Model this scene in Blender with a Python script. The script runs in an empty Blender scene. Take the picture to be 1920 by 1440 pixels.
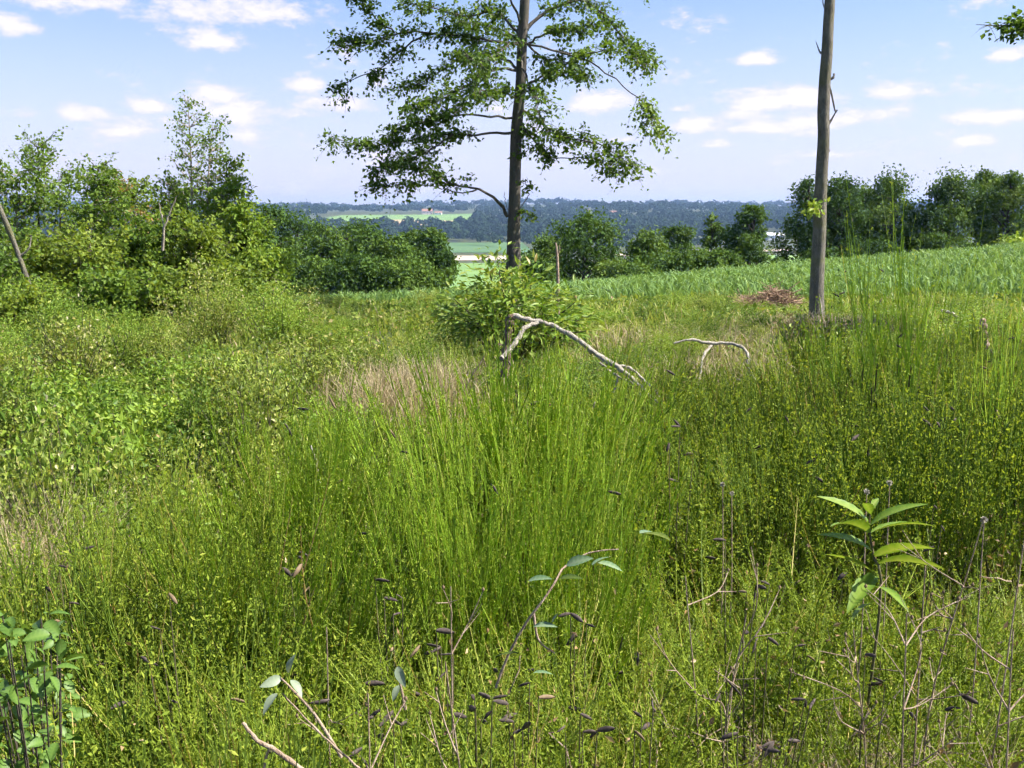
import bpy, math, random
import numpy as np
from mathutils import Vector

rng = np.random.default_rng(7)
random.seed(7)
R = math.radians
scene = bpy.context.scene
COL = scene.collection

# ------------------------------------------------------------------ camera
F = 1968.0                       # focal length in pixels of the 1920 px wide photograph
EYE = np.array([0.0, 0.0, 1.65])
PITCH = math.atan((720 - 398) / F)
cam_d = bpy.data.cameras.new('camera')
cam = bpy.data.objects.new('camera', cam_d)
COL.objects.link(cam)
cam_d.sensor_width = 36.0
cam_d.lens = 36.0 * F / 1920.0
cam_d.clip_start = 0.05
cam_d.clip_end = 20000
cam.location = EYE
cam.rotation_euler = (math.pi / 2 - PITCH, 0, 0)
scene.camera = cam

# ------------------------------------------------------------------ light
SUN_AZ, SUN_EL = R(94), R(49)    # azimuth clockwise from the viewing direction (+Y)
world = bpy.data.worlds.new('World')
scene.world = world
world.use_nodes = True
wt = world.node_tree
wt.nodes.clear()


class NT:
    """tiny helper to write node graphs"""
    def __init__(s, tree): s.t = tree
    def n(s, typ, **kw):
        nd = s.t.nodes.new(typ)
        for k, v in kw.items(): setattr(nd, k, v)
        return nd
    def l(s, a, b): s.t.links.new(a, b)
    def put(s, sock, v):
        if isinstance(v, (int, float, tuple, list)): sock.default_value = v
        else: s.l(v, sock)
    def m(s, op, a, b=None, c=None, clamp=False):
        nd = s.n('ShaderNodeMath', operation=op, use_clamp=clamp)
        for i, v in enumerate((a, b, c)):
            if v is not None: s.put(nd.inputs[i], v)
        return nd.outputs[0]
    def mix(s, f, a, b):
        nd = s.n('ShaderNodeMix', data_type='RGBA')
        s.put(nd.inputs[0], f); s.put(nd.inputs[6], a); s.put(nd.inputs[7], b)
        return nd.outputs[2]
    def ramp(s, f, stops):
        nd = s.n('ShaderNodeValToRGB')
        e = nd.color_ramp.elements
        while len(e) < len(stops): e.new(0.5)
        for i, (p, c) in enumerate(stops):
            e[i].position = p
            e[i].color = (*c, 1)
        s.put(nd.inputs[0], f)
        return nd.outputs[0]
    def noise(s, vec, scale, detail=3, rough=0.55):
        nd = s.n('ShaderNodeTexNoise')
        nd.inputs['Scale'].default_value = scale
        nd.inputs['Detail'].default_value = detail
        nd.inputs['Roughness'].default_value = rough
        if vec is not None: s.l(vec, nd.inputs['Vector'])
        return nd.outputs[0]
    def smooth(s, x, a, b):
        nd = s.n('ShaderNodeMapRange', interpolation_type='SMOOTHSTEP', clamp=True)
        s.put(nd.inputs[0], x)
        nd.inputs[1].default_value = a; nd.inputs[2].default_value = b
        return nd.outputs[0]


def px_dir(px, py):
    xc, yc = (px - 960) / F, (720 - py) / F
    c, s = math.cos(PITCH), math.sin(PITCH)
    return np.array([xc, c + yc * s, -s + yc * c])


w = NT(wt)
sky = w.n('ShaderNodeTexSky', sky_type='NISHITA')
sky.sun_disc = False
sky.sun_elevation = SUN_EL
sky.sun_rotation = SUN_AZ
sky.altitude = 100
sky.air_density = 1.0
sky.dust_density = .6
sky.ozone_density = 4.0
tc = w.n('ShaderNodeTexCoord')
sep = w.n('ShaderNodeSeparateXYZ'); w.l(tc.outputs['Generated'], sep.inputs[0])
az = w.m('ARCTAN2', sep.outputs[0], sep.outputs[1])
el = w.m('ARCSINE', sep.outputs[2])
comb = w.n('ShaderNodeCombineXYZ')
w.l(az, comb.inputs[0]); w.l(w.m('MULTIPLY', el, 2.1), comb.inputs[1])
n_big = w.noise(comb.outputs[0], 9.0, 5, 0.6)
n_fine = w.noise(comb.outputs[0], 34.0, 6, 0.66)
# fair weather cumulus: the ones in view, as directions in the sky
puffs = [(410, 22, 170, 42, .8), (395, 78, 58, 24, 1.), (110, -5, 190, 36, .8), (15, 48, 60, 26, .8),
         (572, 160, 50, 20, 1.), (640, 195, 90, 24, .8), (280, 202, 44, 15, 1.), (150, 216, 48, 18, .9),
         (30, 216, 60, 16, .7), (235, 246, 60, 18, .8), (405, 180, 55, 22, .8), (470, 255, 80, 20, .6),
         (1115, 196, 68, 22, 1.1), (1424, 113, 42, 15, 1.), (1470, 190, 110, 24, 1.05), (1678, 173, 58, 17, 1.05),
         (1310, 236, 55, 18, 1.), (1590, 225, 130, 26, .8), (1420, 242, 60, 16, .9), (1865, 222, 85, 20, .95),
         (1885, 103, 55, 18, .9), (1820, 267, 38, 14, .9), (1345, 272, 34, 13, .8), (1270, 205, 30, 10, .7),
         (1560, 290, 120, 14, .5), (1180, 262, 70, 12, .5), (720, 290, 120, 20, .45), (560, 215, 60, 16, .5),
         # the same kind of cloud going on round the rest of the sky
         (-500, 150, 160, 40, 1.), (-900, 40, 220, 60, .9), (-250, 240, 120, 22, .9), (2400, 90, 190, 50, 1.),
         (2250, 240, 130, 22, .9), (2900, 160, 200, 40, 1.), (1300, -420, 260, 90, .8), (500, -700, 300, 110, .8)]
best = None
for (px, py, rx, ry, st) in puffs:
    d = px_dir(px, py)
    d /= np.linalg.norm(d)
    a0, e0 = math.atan2(d[0], d[1]), math.asin(d[2])
    rx, ry = rx * 1.12, ry * 1.2
    da = w.m('MULTIPLY', w.m('SUBTRACT', az, a0), F / rx)
    de = w.m('SUBTRACT', el, e0)
    # flat underside, domed top
    up = w.m('MULTIPLY', w.m('MAXIMUM', de, 0), F / ry)
    dn = w.m('MULTIPLY', w.m('MINIMUM', de, 0), F / (ry * .62))
    r2 = w.m('MULTIPLY_ADD', da, da, w.m('MULTIPLY_ADD', up, up, w.m('MULTIPLY', dn, dn)))
    v = w.m('SUBTRACT', st, w.m('POWER', r2, .5))
    best = v if best is None else w.m('MAXIMUM', best, v)
# thin broken cloud field everywhere, more of it towards the horizon
fld = w.m('SUBTRACT', n_big, w.m('MULTIPLY_ADD', w.m('ABSOLUTE', w.m('SUBTRACT', el, .08)), 1.6, .565))
dens = w.m('ADD', .06, w.m('ADD', w.m('MAXIMUM', w.m('MAXIMUM', best, -.6), w.m('MULTIPLY', fld, 2.2)),
           w.m('MULTIPLY', w.m('SUBTRACT', w.m('ADD', w.m('MULTIPLY', n_fine, .6), w.m('MULTIPLY', n_big, .4)), .5), 4.0)))
alpha = w.m('MULTIPLY', w.smooth(dens, -.1, .6), .88)
core = w.smooth(dens, .1, 1.1)
cloud_col = w.mix(core, (5.5, 5.2, 6.6, 1), (6.9, 6.5, 7.2, 1))
veil = w.m('MULTIPLY', w.smooth(el, .24, .0), .70)     # pale summer haze above the horizon
tint = w.n('ShaderNodeMix', data_type='RGBA', blend_type='MULTIPLY')
tint.inputs[0].default_value = 1
w.l(sky.outputs[0], tint.inputs[6]); tint.inputs[7].default_value = (1.03, 1.0, 1.1, 1)
sky2 = w.mix(veil, tint.outputs[2], (5.0, 4.75, 6.4, 1))
colr = w.mix(alpha, sky2, cloud_col)
bg = w.n('ShaderNodeBackground'); bg.inputs[1].default_value = 0.058
w.l(colr, bg.inputs[0])
wo = w.n('ShaderNodeOutputWorld'); w.l(bg.outputs[0], wo.inputs[0])
world.cycles.sampling_method = 'MANUAL'
world.cycles.sample_map_resolution = 512

sun_d = bpy.data.lights.new('sun', 'SUN')
sun_d.energy = 5.0
sun_d.angle = R(0.53)
sun_d.color = (1.0, 0.94, 0.82)
sun = bpy.data.objects.new('sun', sun_d)
COL.objects.link(sun)
sdir = Vector((math.sin(SUN_AZ) * math.cos(SUN_EL), math.cos(SUN_AZ) * math.cos(SUN_EL), math.sin(SUN_EL)))
sun.rotation_euler = sdir.to_track_quat('Z', 'Y').to_euler()
sun.location = (60, 30, 80)

vs = scene.view_settings
vs.view_transform = 'Standard'
vs.look = 'None'
vs.gamma = 1
vs.exposure = 1.6
scene.cycles.use_adaptive_sampling = True
scene.cycles.adaptive_threshold = .05
scene.cycles.adaptive_min_samples = 12
scene.cycles.max_bounces = 4
scene.cycles.diffuse_bounces = 2
scene.cycles.glossy_bounces = 2
scene.cycles.transmission_bounces = 2
scene.cycles.volume_bounces = 0
scene.cycles.use_denoising = True
scene.cycles.caustics_reflective = False
scene.cycles.caustics_refractive = False

# ------------------------------------------------------------------ terrain
PY = np.array([-5000, 0, 14, 22, 28, 58, 72, 80, 90, 110, 150, 220, 350, 500, 900, 1050, 1250, 1600, 2100, 2600, 3400, 5000.])
PZ = np.array([0, 0, -.02, -.42, -1.0, -3.2, -3.9, -4.35, -6.0, -9.0, -13, -18, -23, -25, -25.5, -24, -17, -5, 6, 14, 20, 20.])
_ys = np.linspace(-100, 5000, 10201)
_pz = np.interp(_ys, PY, PZ)
_k = np.ones(9) / 9


def sst(x, a, b):
    t = np.clip((x - a) / (b - a), 0, 1)
    return t * t * (3 - 2 * t)


def H(x, y):
    """ground height"""
    x = np.asarray(x, float); y = np.asarray(y, float)
    z = np.interp(y, PY, PZ)
    ramp = sst(y, 12, 58) * (1 - sst(y, 95, 260) * .85)
    tilt = np.where(x > 0, .082 * 90 * np.tanh(x / 90), .05 * 70 * np.tanh(x / 70))
    z = z + ramp * tilt
    z = z + .05 * np.sin(x * 1.3 + .7 * y) * np.sin(y * .9 + 1) * (1 - sst(y, 20, 60))
    far = sst(y, 1000, 1700)
    z = z + far * (4.0 * np.sin(x * .0041 + 1.1) + 2.5 * np.sin(x * .0093 + y * .003) + 1.5 * np.sin(y * .011 + x * .002))
    z = z + sst(np.abs(x), 500, 2500) * 12 * sst(y, 300, 1500)
    return z


def at(px, py, d):
    v = px_dir(px, py)
    return EYE + v * (d / v[1])


def ground_at(px, d):
    """point on the ground at viewing distance d below picture column px"""
    x = (px - 960) / F * d
    return np.array([x, d, float(H(x, d))])


def hit(px, py, d0=30., d1=4000.):
    v = px_dir(px, py)
    ds = np.exp(np.linspace(math.log(d0), math.log(d1), 3000))
    P = EYE + v[None] * (ds / v[1])[:, None]
    below = P[:, 2] <= H(P[:, 0], P[:, 1])
    i = int(np.argmax(below)) if below.any() else len(ds) - 1
    return np.array([P[i, 0], P[i, 1], float(H(P[i, 0], P[i, 1]))])


# ------------------------------------------------------------------ mesh helpers
def nrm(v):
    return v / np.maximum(np.linalg.norm(v, axis=-1, keepdims=True), 1e-9)


class MB:
    """collects quads / triangles with one 'rnd' value per vertex"""
    def __init__(s): s.V, s.Q, s.T, s.A, s.n = [], [], [], [], 0
    def add(s, V, Q=None, T=None, rnd=0.5):
        V = np.asarray(V, float).reshape(-1, 3)
        s.V.append(V)
        if Q is not None and len(Q): s.Q.append(np.asarray(Q, np.int64).reshape(-1, 4) + s.n)
        if T is not None and len(T): s.T.append(np.asarray(T, np.int64).reshape(-1, 3) + s.n)
        a = np.full(len(V), rnd) if np.isscalar(rnd) else np.asarray(rnd, float).ravel()
        s.A.append(a)
        s.n += len(V)
        return s
    def mesh(s, name, mat, smooth=False):
        V = np.concatenate(s.V) if s.V else np.zeros((0, 3))
        Q = np.concatenate(s.Q) if s.Q else np.zeros((0, 4), np.int64)
        T = np.concatenate(s.T) if s.T else np.zeros((0, 3), np.int64)
        me = bpy.data.meshes.new(name)
        me.vertices.add(len(V))
        me.vertices.foreach_set('co', V.astype(np.float32).ravel())
        li = np.concatenate([Q.ravel(), T.ravel()]).astype(np.int32)
        me.loops.add(len(li))
        me.loops.foreach_set('vertex_index', li)
        tot = np.concatenate([np.full(len(Q), 4), np.full(len(T), 3)]).astype(np.int32)
        st = np.concatenate([[0], np.cumsum(tot)[:-1]]).astype(np.int32) if len(tot) else np.zeros(0, np.int32)
        me.polygons.add(len(tot))
        me.polygons.foreach_set('loop_start', st)
        me.polygons.foreach_set('use_smooth', np.full(len(tot), smooth))
        at_ = me.attributes.new('rnd', 'FLOAT', 'POINT')
        at_.data.foreach_set('value', np.concatenate(s.A).astype(np.float32) if s.A else np.zeros(0, np.float32))
        me.update(calc_edges=True)
        me.validate()
        me.materials.append(mat)
        return me
    def build(s, name, mat, parent=None, smooth=False, loc=None):
        o = bpy.data.objects.new(name, s.mesh(name, mat, smooth))
        COL.objects.link(o)
        if parent is not None: o.parent = parent
        if loc is not None: o.location = loc
        return o
    # --- shapes
    def tubes(s, P, Rad, sides=5, rnd=0.5):
        """P (n,k,3) polylines, Rad (n,k) radii"""
        P = np.asarray(P, float); Rad = np.asarray(Rad, float)
        if P.ndim == 2: P = P[None]; Rad = Rad[None]
        n, k, _ = P.shape
        if n == 0: return s
        T = np.empty_like(P)
        T[:, 1:-1] = P[:, 2:] - P[:, :-2]
        T[:, 0] = P[:, 1] - P[:, 0]; T[:, -1] = P[:, -1] - P[:, -2]
        T = nrm(T)
        ref = np.where(np.abs(T[:, :1, 2:3]) > .8, np.array([1., 0.13, 0]), np.array([0.1, 0, 1.]))
        U = nrm(np.cross(T, np.broadcast_to(ref, T.shape)))
        W = np.cross(T, U)
        an = np.arange(sides) * 2 * math.pi / sides
        ring = P[:, :, None] + Rad[:, :, None, None] * (U[:, :, None] * np.cos(an)[:, None] + W[:, :, None] * np.sin(an)[:, None])
        idx = np.arange(n * k * sides).reshape(n, k, sides)
        a = idx[:, :-1]; b = idx[:, 1:]
        Q = np.stack([a, np.roll(a, -1, 2), np.roll(b, -1, 2), b], -1).reshape(-1, 4)
        r = rnd if np.isscalar(rnd) else np.repeat(np.asarray(rnd), k * sides)
        return s.add(ring.reshape(-1, 3), Q, None, r)
    def gnarl(s, amp, seed=1):
        """uneven bark surface: push the vertices of everything collected so far in and out"""
        r_ = np.random.default_rng(seed)
        for V in s.V:
            o = np.zeros((len(V), 3))
            for f in (3, 7, 15, 28):
                for ax in range(3):
                    q = r_.normal(size=3) * f * np.array([1, 1, .45])
                    o[:, ax] += np.sin(V @ q + r_.uniform(0, 6)) * 2.2 / f ** .75
            V += o * amp
        return s
    def leaves(s, C, D, N, L, W, rnd, fold=.18):
        """four-cornered leaves: C base points, D direction, N normal, L length, W width"""
        n = len(C)
        if n == 0: return s
        D = nrm(D); S = nrm(np.cross(D, N)); Nn = np.cross(S, D)
        L = np.broadcast_to(np.asarray(L, float), (n,))[:, None]; W = np.broadcast_to(np.asarray(W, float), (n,))[:, None]
        V = np.stack([C, C + D * L * .45 + S * W * .5 + Nn * W * fold, C + D * L, C + D * L * .45 - S * W * .5 + Nn * W * fold], 1)
        Q = np.arange(n * 4).reshape(n, 4)
        return s.add(V.reshape(-1, 3), Q, None, np.repeat(np.broadcast_to(rnd, (n,)), 4))
    def blades(s, B, D, Hh, W, bend, rnd):
        """grass blades: base B, lean direction D (xy unit, n,2), height, width, bend"""
        n = len(B)
        side = np.stack([-D[:, 1], D[:, 0], np.zeros(n)], 1)
        ang = rng.uniform(0, math.pi, n)
        side = np.stack([np.cos(ang), np.sin(ang), np.zeros(n)], 1)
        D3 = np.stack([D[:, 0], D[:, 1], np.zeros(n)], 1)
        Z = np.array([0, 0, 1.])
        M = B + Z * (Hh * .6)[:, None] + D3 * (bend * .35 * Hh)[:, None]
        T = B + Z * (Hh * (1 - .25 * bend))[:, None] + D3 * (bend * Hh)[:, None]
        hw = (W * .5)[:, None]
        V = np.stack([B - side * hw, B + side * hw, M + side * hw * .8, M - side * hw * .8, T + side * hw * .1, T - side * hw * .1], 1)
        i = np.arange(n)[:, None] * 6
        Q = np.concatenate([i + np.array([0, 1, 2, 3]), i + np.array([3, 2, 4, 5])])
        return s.add(V.reshape(-1, 3), Q, None, np.repeat(np.broadcast_to(rnd, (n,)), 6))
    def box(s, lo, hi, rnd=.5):
        (x0, y0, z0), (x1, y1, z1) = lo, hi
        V = [(x0, y0, z0), (x1, y0, z0), (x1, y1, z0), (x0, y1, z0), (x0, y0, z1), (x1, y0, z1), (x1, y1, z1), (x0, y1, z1)]
        Q = [(0, 3, 2, 1), (4, 5, 6, 7), (0, 1, 5, 4), (1, 2, 6, 5), (2, 3, 7, 6), (3, 0, 4, 7)]
        return s.add(V, Q, None, rnd)


def smooth_path(pts, n):
    """resample a polyline smoothly (Catmull-Rom) to n points"""
    P = np.asarray(pts, float)
    if len(P) == 2:
        t = np.linspace(0, 1, n)[:, None]
        return P[0] * (1 - t) + P[1] * t
    E = np.vstack([2 * P[0] - P[1], P, 2 * P[-1] - P[-2]])
    out = []
    for u in np.linspace(0, len(P) - 1 - 1e-6, n):
        i = int(u); t = u - i
        p0, p1, p2, p3 = E[i:i + 4]
        out.append(.5 * ((2 * p1) + (-p0 + p2) * t + (2 * p0 - 5 * p1 + 4 * p2 - p3) * t ** 2 + (-p0 + 3 * p1 - 3 * p2 + p3) * t ** 3))
    return np.array(out)


def rand_dir(n):
    v = rng.normal(size=(n, 3))
    return nrm(v)


def link_obj(name, data=None):
    o = bpy.data.objects.new(name, data)
    COL.objects.link(o)
    return o


def thing(name, label, cat, loc=(0, 0, 0), group=None):
    o = link_obj(name)
    o.empty_display_size = .2
    o.location = [float(c) for c in loc]
    o['label'] = label; o['category'] = cat
    if group: o['group'] = group
    return o


def tag(o, label, cat, group=None, kind=None):
    o['label'] = label; o['category'] = cat
    if group: o['group'] = group
    if kind: o['kind'] = kind
    return o


def structure(o, label=None, cat=None):
    o['kind'] = 'structure'
    if label: o['label'] = label
    if cat: o['category'] = cat
    return o


def clone(root, loc, rz, sc, label=None, group=None):
    r = root.copy(); COL.objects.link(r)
    r.location = [float(c) for c in loc]; r.rotation_euler = (0, 0, rz); r.scale = sc
    if label: r['label'] = label
    if group: r['group'] = group
    for ch in list(root.children):
        c = ch.copy(); COL.objects.link(c); c.parent = r
    return r


# ------------------------------------------------------------------ materials
def foliage(name, cols, trans=.34, rough=.5, spec=.35, tint=(1.25, 1.15, .55)):
    m = bpy.data.materials.new(name); m.use_nodes = True
    t = m.node_tree; t.nodes.clear(); g = NT(t)
    a = g.n('ShaderNodeAttribute', attribute_name='rnd')
    oi = g.n('ShaderNodeObjectInfo')
    f = g.m('ADD', a.outputs['Fac'], g.m('MULTIPLY', g.m('SUBTRACT', oi.outputs['Random'], .5), .22), clamp=True)
    k = len(cols)
    c = g.ramp(f, [(i / (k - 1), cc) for i, cc in enumerate(cols)])
    p = g.n('ShaderNodeBsdfPrincipled')
    g.l(c, p.inputs['Base Color'])
    p.inputs['Roughness'].default_value = rough
    p.inputs['Specular IOR Level'].default_value = spec
    tr = g.n('ShaderNodeBsdfTranslucent')
    mm = g.n('ShaderNodeMix', data_type='RGBA', blend_type='MULTIPLY')
    mm.inputs[0].default_value = 1; g.l(c, mm.inputs[6]); mm.inputs[7].default_value = (*tint, 1)
    g.l(mm.outputs[2], tr.inputs[0])
    mx = g.n('ShaderNodeMixShader'); mx.inputs[0].default_value = trans
    g.l(p.outputs[0], mx.inputs[1]); g.l(tr.outputs[0], mx.inputs[2])
    o = g.n('ShaderNodeOutputMaterial'); g.l(mx.outputs[0], o.inputs[0])
    return m


def bark(name, c0, c1, c2=None, scale=(9, 9, 2), bump=.5, rough=.85, moss=None):
    m = bpy.data.materials.new(name); m.use_nodes = True
    t = m.node_tree; t.nodes.clear(); g = NT(t)
    co = g.n('ShaderNodeTexCoord'); mp = g.n('ShaderNodeMapping')
    mp.inputs['Scale'].default_value = scale
    g.l(co.outputs['Object'], mp.inputs[0])
    n1 = g.noise(mp.outputs[0], 1.6, 6, .65)
    n2 = g.noise(mp.outputs[0], 6.0, 5, .7)
    n3 = g.noise(co.outputs['Object'], 2.2, 4, .6)
    c = g.mix(g.smooth(n1, .35, .65), (*c0, 1), (*c1, 1))
    if c2: c = g.mix(g.m('MULTIPLY', g.smooth(n2, .52, .72), .8), c, (*c2, 1))
    if moss: c = g.mix(g.m('MULTIPLY', g.smooth(n3, .47, .68), .75), c, (*moss, 1))
    p = g.n('ShaderNodeBsdfPrincipled')
    g.l(c, p.inputs['Base Color']); p.inputs['Roughness'].default_value = rough
    p.inputs['Specular IOR Level'].default_value = .25
    b = g.n('ShaderNodeBump'); b.inputs['Strength'].default_value = bump; b.inputs['Distance'].default_value = .03
    g.l(g.m('ADD', n1, g.m('MULTIPLY', n2, .6)), b.inputs['Height']); g.l(b.outputs[0], p.inputs['Normal'])
    o = g.n('ShaderNodeOutputMaterial'); g.l(p.outputs[0], o.inputs[0])
    return m


def plain(name, c0, c1, scale=2., rough=.8):
    m = bpy.data.materials.new(name); m.use_nodes = True
    t = m.node_tree; t.nodes.clear(); g = NT(t)
    co = g.n('ShaderNodeNewGeometry')
    n1 = g.noise(co.outputs['Position'], scale, 5, .6)
    p = g.n('ShaderNodeBsdfPrincipled')
    g.l(g.mix(g.smooth(n1, .3, .7), (*c0, 1), (*c1, 1)), p.inputs['Base Color'])
    p.inputs['Roughness'].default_value = rough
    p.inputs['Specular IOR Level'].default_value = .2
    o = g.n('ShaderNodeOutputMaterial'); g.l(p.outputs[0], o.inputs[0])
    return m


M = {}
M['ground'] = plain('earth_and_moss', (.055, .05, .022), (.06, .085, .025), 1.7)
M['broom'] = foliage('broom_green', [(0.0731, 0.1201, 0.0165), (0.1463, 0.2184, 0.0248), (0.2267, 0.3166, 0.0343), (0.3218, 0.404, 0.055), (0.5, 0.404, 0.1513)], trans=.4, spec=.2)
M['broom_bright'] = foliage('broom_bright_green', [(.13, .23, .02), (.22, .36, .03), (.3, .45, .042), (.38, .5, .07), (.48, .46, .14)], trans=.42, spec=.2)
M['broom_dark'] = foliage('broom_deep_green', [(0.0513, 0.0929, 0.0165), (0.0969, 0.1638, 0.0234), (0.1496, 0.2348, 0.0316), (0.2208, 0.3057, 0.0495), (0.4131, 0.2948, 0.1238)], trans=.38, spec=.2)
M['broom_leaf'] = foliage('broom_leaflet', [(0.1068, 0.1638, 0.0193), (0.1832, 0.2565, 0.0275), (0.2595, 0.3385, 0.0413), (0.3816, 0.4149, 0.0688)], trans=.48, spec=.12, rough=.65)
M['broom_wood'] = bark('broom_stem_bark', (.06, .055, .025), (.11, .1, .05))
M['pod'] = plain('black_pod', (.03, .024, .022), (.1, .078, .068), 90)
M['pod_brown'] = plain('tan_pod', (.12, .085, .05), (.2, .145, .09), 60)
M['grass'] = foliage('grass_green', [(0.0826, 0.131, 0.0193), (0.1515, 0.2293, 0.0303), (0.2342, 0.3166, 0.0495), (0.3581, 0.3712, 0.11), (0.5, 0.404, 0.275)], trans=.38, spec=.2)
M['dry'] = foliage('dry_grass', [(.2, .19, .07), (.36, .3, .16), (.46, .38, .25), (.4, .3, .2), (.22, .28, .07)], trans=.3, tint=(1, .95, .8))
M['cover'] = foliage('ground_cover', [(0.0619, 0.1092, 0.0165), (0.117, 0.1856, 0.0275), (0.1928, 0.262, 0.0413), (0.303, 0.3275, 0.0825), (0.4821, 0.3385, 0.2063)], trans=.38, spec=.2)
M['scrub'] = foliage('scrub_leaf', [(0.0777, 0.1201, 0.0206), (0.1483, 0.2074, 0.033), (0.2261, 0.2894, 0.0495), (0.3392, 0.3603, 0.0825), (0.5, 0.4586, 0.3025)], trans=.4, spec=.25)
M['bramble'] = foliage('bramble_leaf', [(0.0737, 0.1419, 0.0193), (0.1342, 0.2293, 0.0275), (0.2079, 0.3166, 0.0413), (0.3086, 0.393, 0.0618)], trans=.4, spec=.25)
M['chestnut'] = foliage('chestnut_leaf', [(.06, .125, .015), (.105, .19, .022), (.17, .265, .035), (.27, .33, .08)], trans=.36, rough=.48, spec=.32)
M['chestnut_tip'] = foliage('chestnut_young_leaf', [(.14, .17, .03), (.22, .22, .05), (.3, .2, .07)], trans=.4, rough=.38)
M['thicket'] = foliage('thicket_leaf', [(.055, .11, .018), (.1, .175, .025), (.15, .24, .038), (.22, .31, .06)], trans=.44, spec=.2)
M['thicket_mid'] = foliage('thicket_olive_leaf', [(0.0757, 0.1201, 0.0193), (0.1308, 0.1965, 0.0275), (0.1928, 0.2675, 0.0385), (0.2755, 0.3275, 0.055)], trans=.46, spec=.2)
M['thicket_lit'] = foliage('thicket_yellow_sunlit_leaf', [(.085, .155, .02), (.145, .24, .03), (.21, .31, .045), (.29, .37, .07)], trans=.42, spec=.2)  # brighter, yellower copy of the thicket leaf, sunlight put into the colour
M['rust'] = foliage('rusty_leaf', [(.12, .12, .03), (.22, .17, .05), (.34, .2, .07), (.3, .26, .08)], trans=.4)
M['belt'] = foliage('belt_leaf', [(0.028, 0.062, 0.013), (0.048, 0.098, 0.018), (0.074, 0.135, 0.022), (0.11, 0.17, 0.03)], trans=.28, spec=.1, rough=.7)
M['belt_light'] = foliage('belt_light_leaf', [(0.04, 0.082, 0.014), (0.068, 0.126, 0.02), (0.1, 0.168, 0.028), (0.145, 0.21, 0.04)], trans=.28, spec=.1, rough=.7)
M['far'] = foliage('far_leaf', [(.012, .026, .012), (.018, .036, .014), (.024, .045, .016), (.034, .058, .02)], trans=.1, spec=.05, rough=.8)
M['alder'] = foliage('tall_tree_leaf', [(0.035, 0.075, 0.016), (0.06, 0.115, 0.02), (0.095, 0.17, 0.024), (0.16, 0.25, 0.035)], trans=.42, spec=.25)
M['maize'] = foliage('maize_leaf', [(.085, .16, .043), (.125, .22, .06), (.17, .28, .08), (.24, .34, .125)], trans=.34, rough=.6, spec=.2)
M['blue_leaf'] = foliage('bluish_leaf', [(.06, .12, .05), (.1, .18, .08), (.16, .24, .12), (.26, .33, .2)], trans=.3, rough=.35, spec=.6)
M['white_leaf'] = foliage('pale_leaf_back', [(0.15, 0.2, 0.13), (0.25, 0.3, 0.21)], trans=.3)
M['withered'] = foliage('withered_leaf', [(.09, .06, .035), (.2, .13, .07), (.32, .2, .09), (.45, .34, .2)], trans=.25, tint=(1, .9, .7))
M['corner'] = foliage('dull_broad_leaf', [(.04, .085, .016), (.065, .13, .022), (.1, .185, .032), (.15, .24, .05)], trans=.3, spec=.3)
M['seed'] = plain('seed_fluff', (.34, .3, .24), (.5, .46, .38), 40)
M['bark_tall'] = bark('grey_brown_bark', (.06, .053, .048), (.115, .1, .085), (.19, .16, .13), bump=.9, moss=(.07, .078, .045))
M['bark_bare'] = bark('mossy_trunk_bark', (.095, .086, .072), (.17, .155, .128), (.27, .25, .21), scale=(12, 12, 4), bump=.9, moss=(.13, .13, .05))
M['bark_dark'] = bark('dark_bark', (.04, .034, .026), (.08, .066, .05))
M['bark_pale'] = bark('pale_sapling_bark', (.2, .17, .14), (.34, .3, .25), (.12, .09, .07))
M['dead'] = bark('bleached_dead_wood', (.3, .265, .22), (.48, .435, .37), (.14, .11, .085), scale=(30, 30, 14), bump=.8)
M['stump'] = bark('weathered_stump', (.09, .06, .045), (.2, .13, .1), (.3, .22, .17), scale=(20, 20, 5), bump=.7)
M['twig'] = bark('dry_twig', (.2, .14, .1), (.36, .28, .21), scale=(20, 20, 10))
M['brush'] = bark('red_brown_brushwood', (.2, .125, .085), (.36, .25, .17), scale=(20, 20, 10))
M['wall'] = plain('pale_render', (.62, .55, .47), (.68, .61, .52), .2)
M['white'] = plain('white_cladding', (.8, .8, .8), (.84, .84, .84), .3, .5)
M['roof'] = plain('clay_tile', (.24, .13, .09), (.3, .17, .12), .4)
M['roof_grey'] = plain('pale_metal_roof', (.72, .72, .72), (.8, .8, .8), .4, .4)
M['dark'] = plain('dark_opening', (.03, .03, .035), (.05, .05, .055), 1.)
M['meadow'] = plain('far_meadow', (.11, .2, .05), (.16, .25, .07), .02)
M['meadow_bright'] = plain('valley_meadow', (.15, .27, .06), (.21, .32, .09), .03)
M['meadow_dark'] = plain('valley_pasture', (.05, .11, .035), (.08, .145, .05), .02)
M['stubble'] = plain('bare_tan_soil', (.32, .22, .12), (.42, .31, .18), .02)
M['sand'] = plain('pale_sand', (.34, .27, .2), (.42, .35, .27), .03)
M['field_soil'] = plain('field_soil', (.09, .075, .045), (.07, .1, .035), .8)

# ------------------------------------------------------------------ setting: ground and far fields
na, nr = 360, 230
rr = np.concatenate([[0.0], np.exp(np.linspace(math.log(.3), math.log(4600), nr))])
aa = np.arange(na) * 2 * math.pi / na
X = rr[:, None] * np.sin(aa); Y = rr[:, None] * np.cos(aa)
idx = np.arange((nr + 1) * na).reshape(nr + 1, na)
Qg = np.stack([idx[:-1], idx[1:], np.roll(idx[1:], -1, 1), np.roll(idx[:-1], -1, 1)], -1).reshape(-1, 4)
g = MB().add(np.stack([X, Y, H(X, Y)], -1), Qg[na:])
g.add(np.array([[0, 0, H(0, 0)]]))
Tg = np.stack([np.full(na, (nr + 1) * na), np.roll(idx[1], -1), idx[1]], -1)
g.T.append(Tg)
structure(g.build('ground', M['ground'], smooth=True), 'rough earth and moss floor of the clearing', 'ground')


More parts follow.
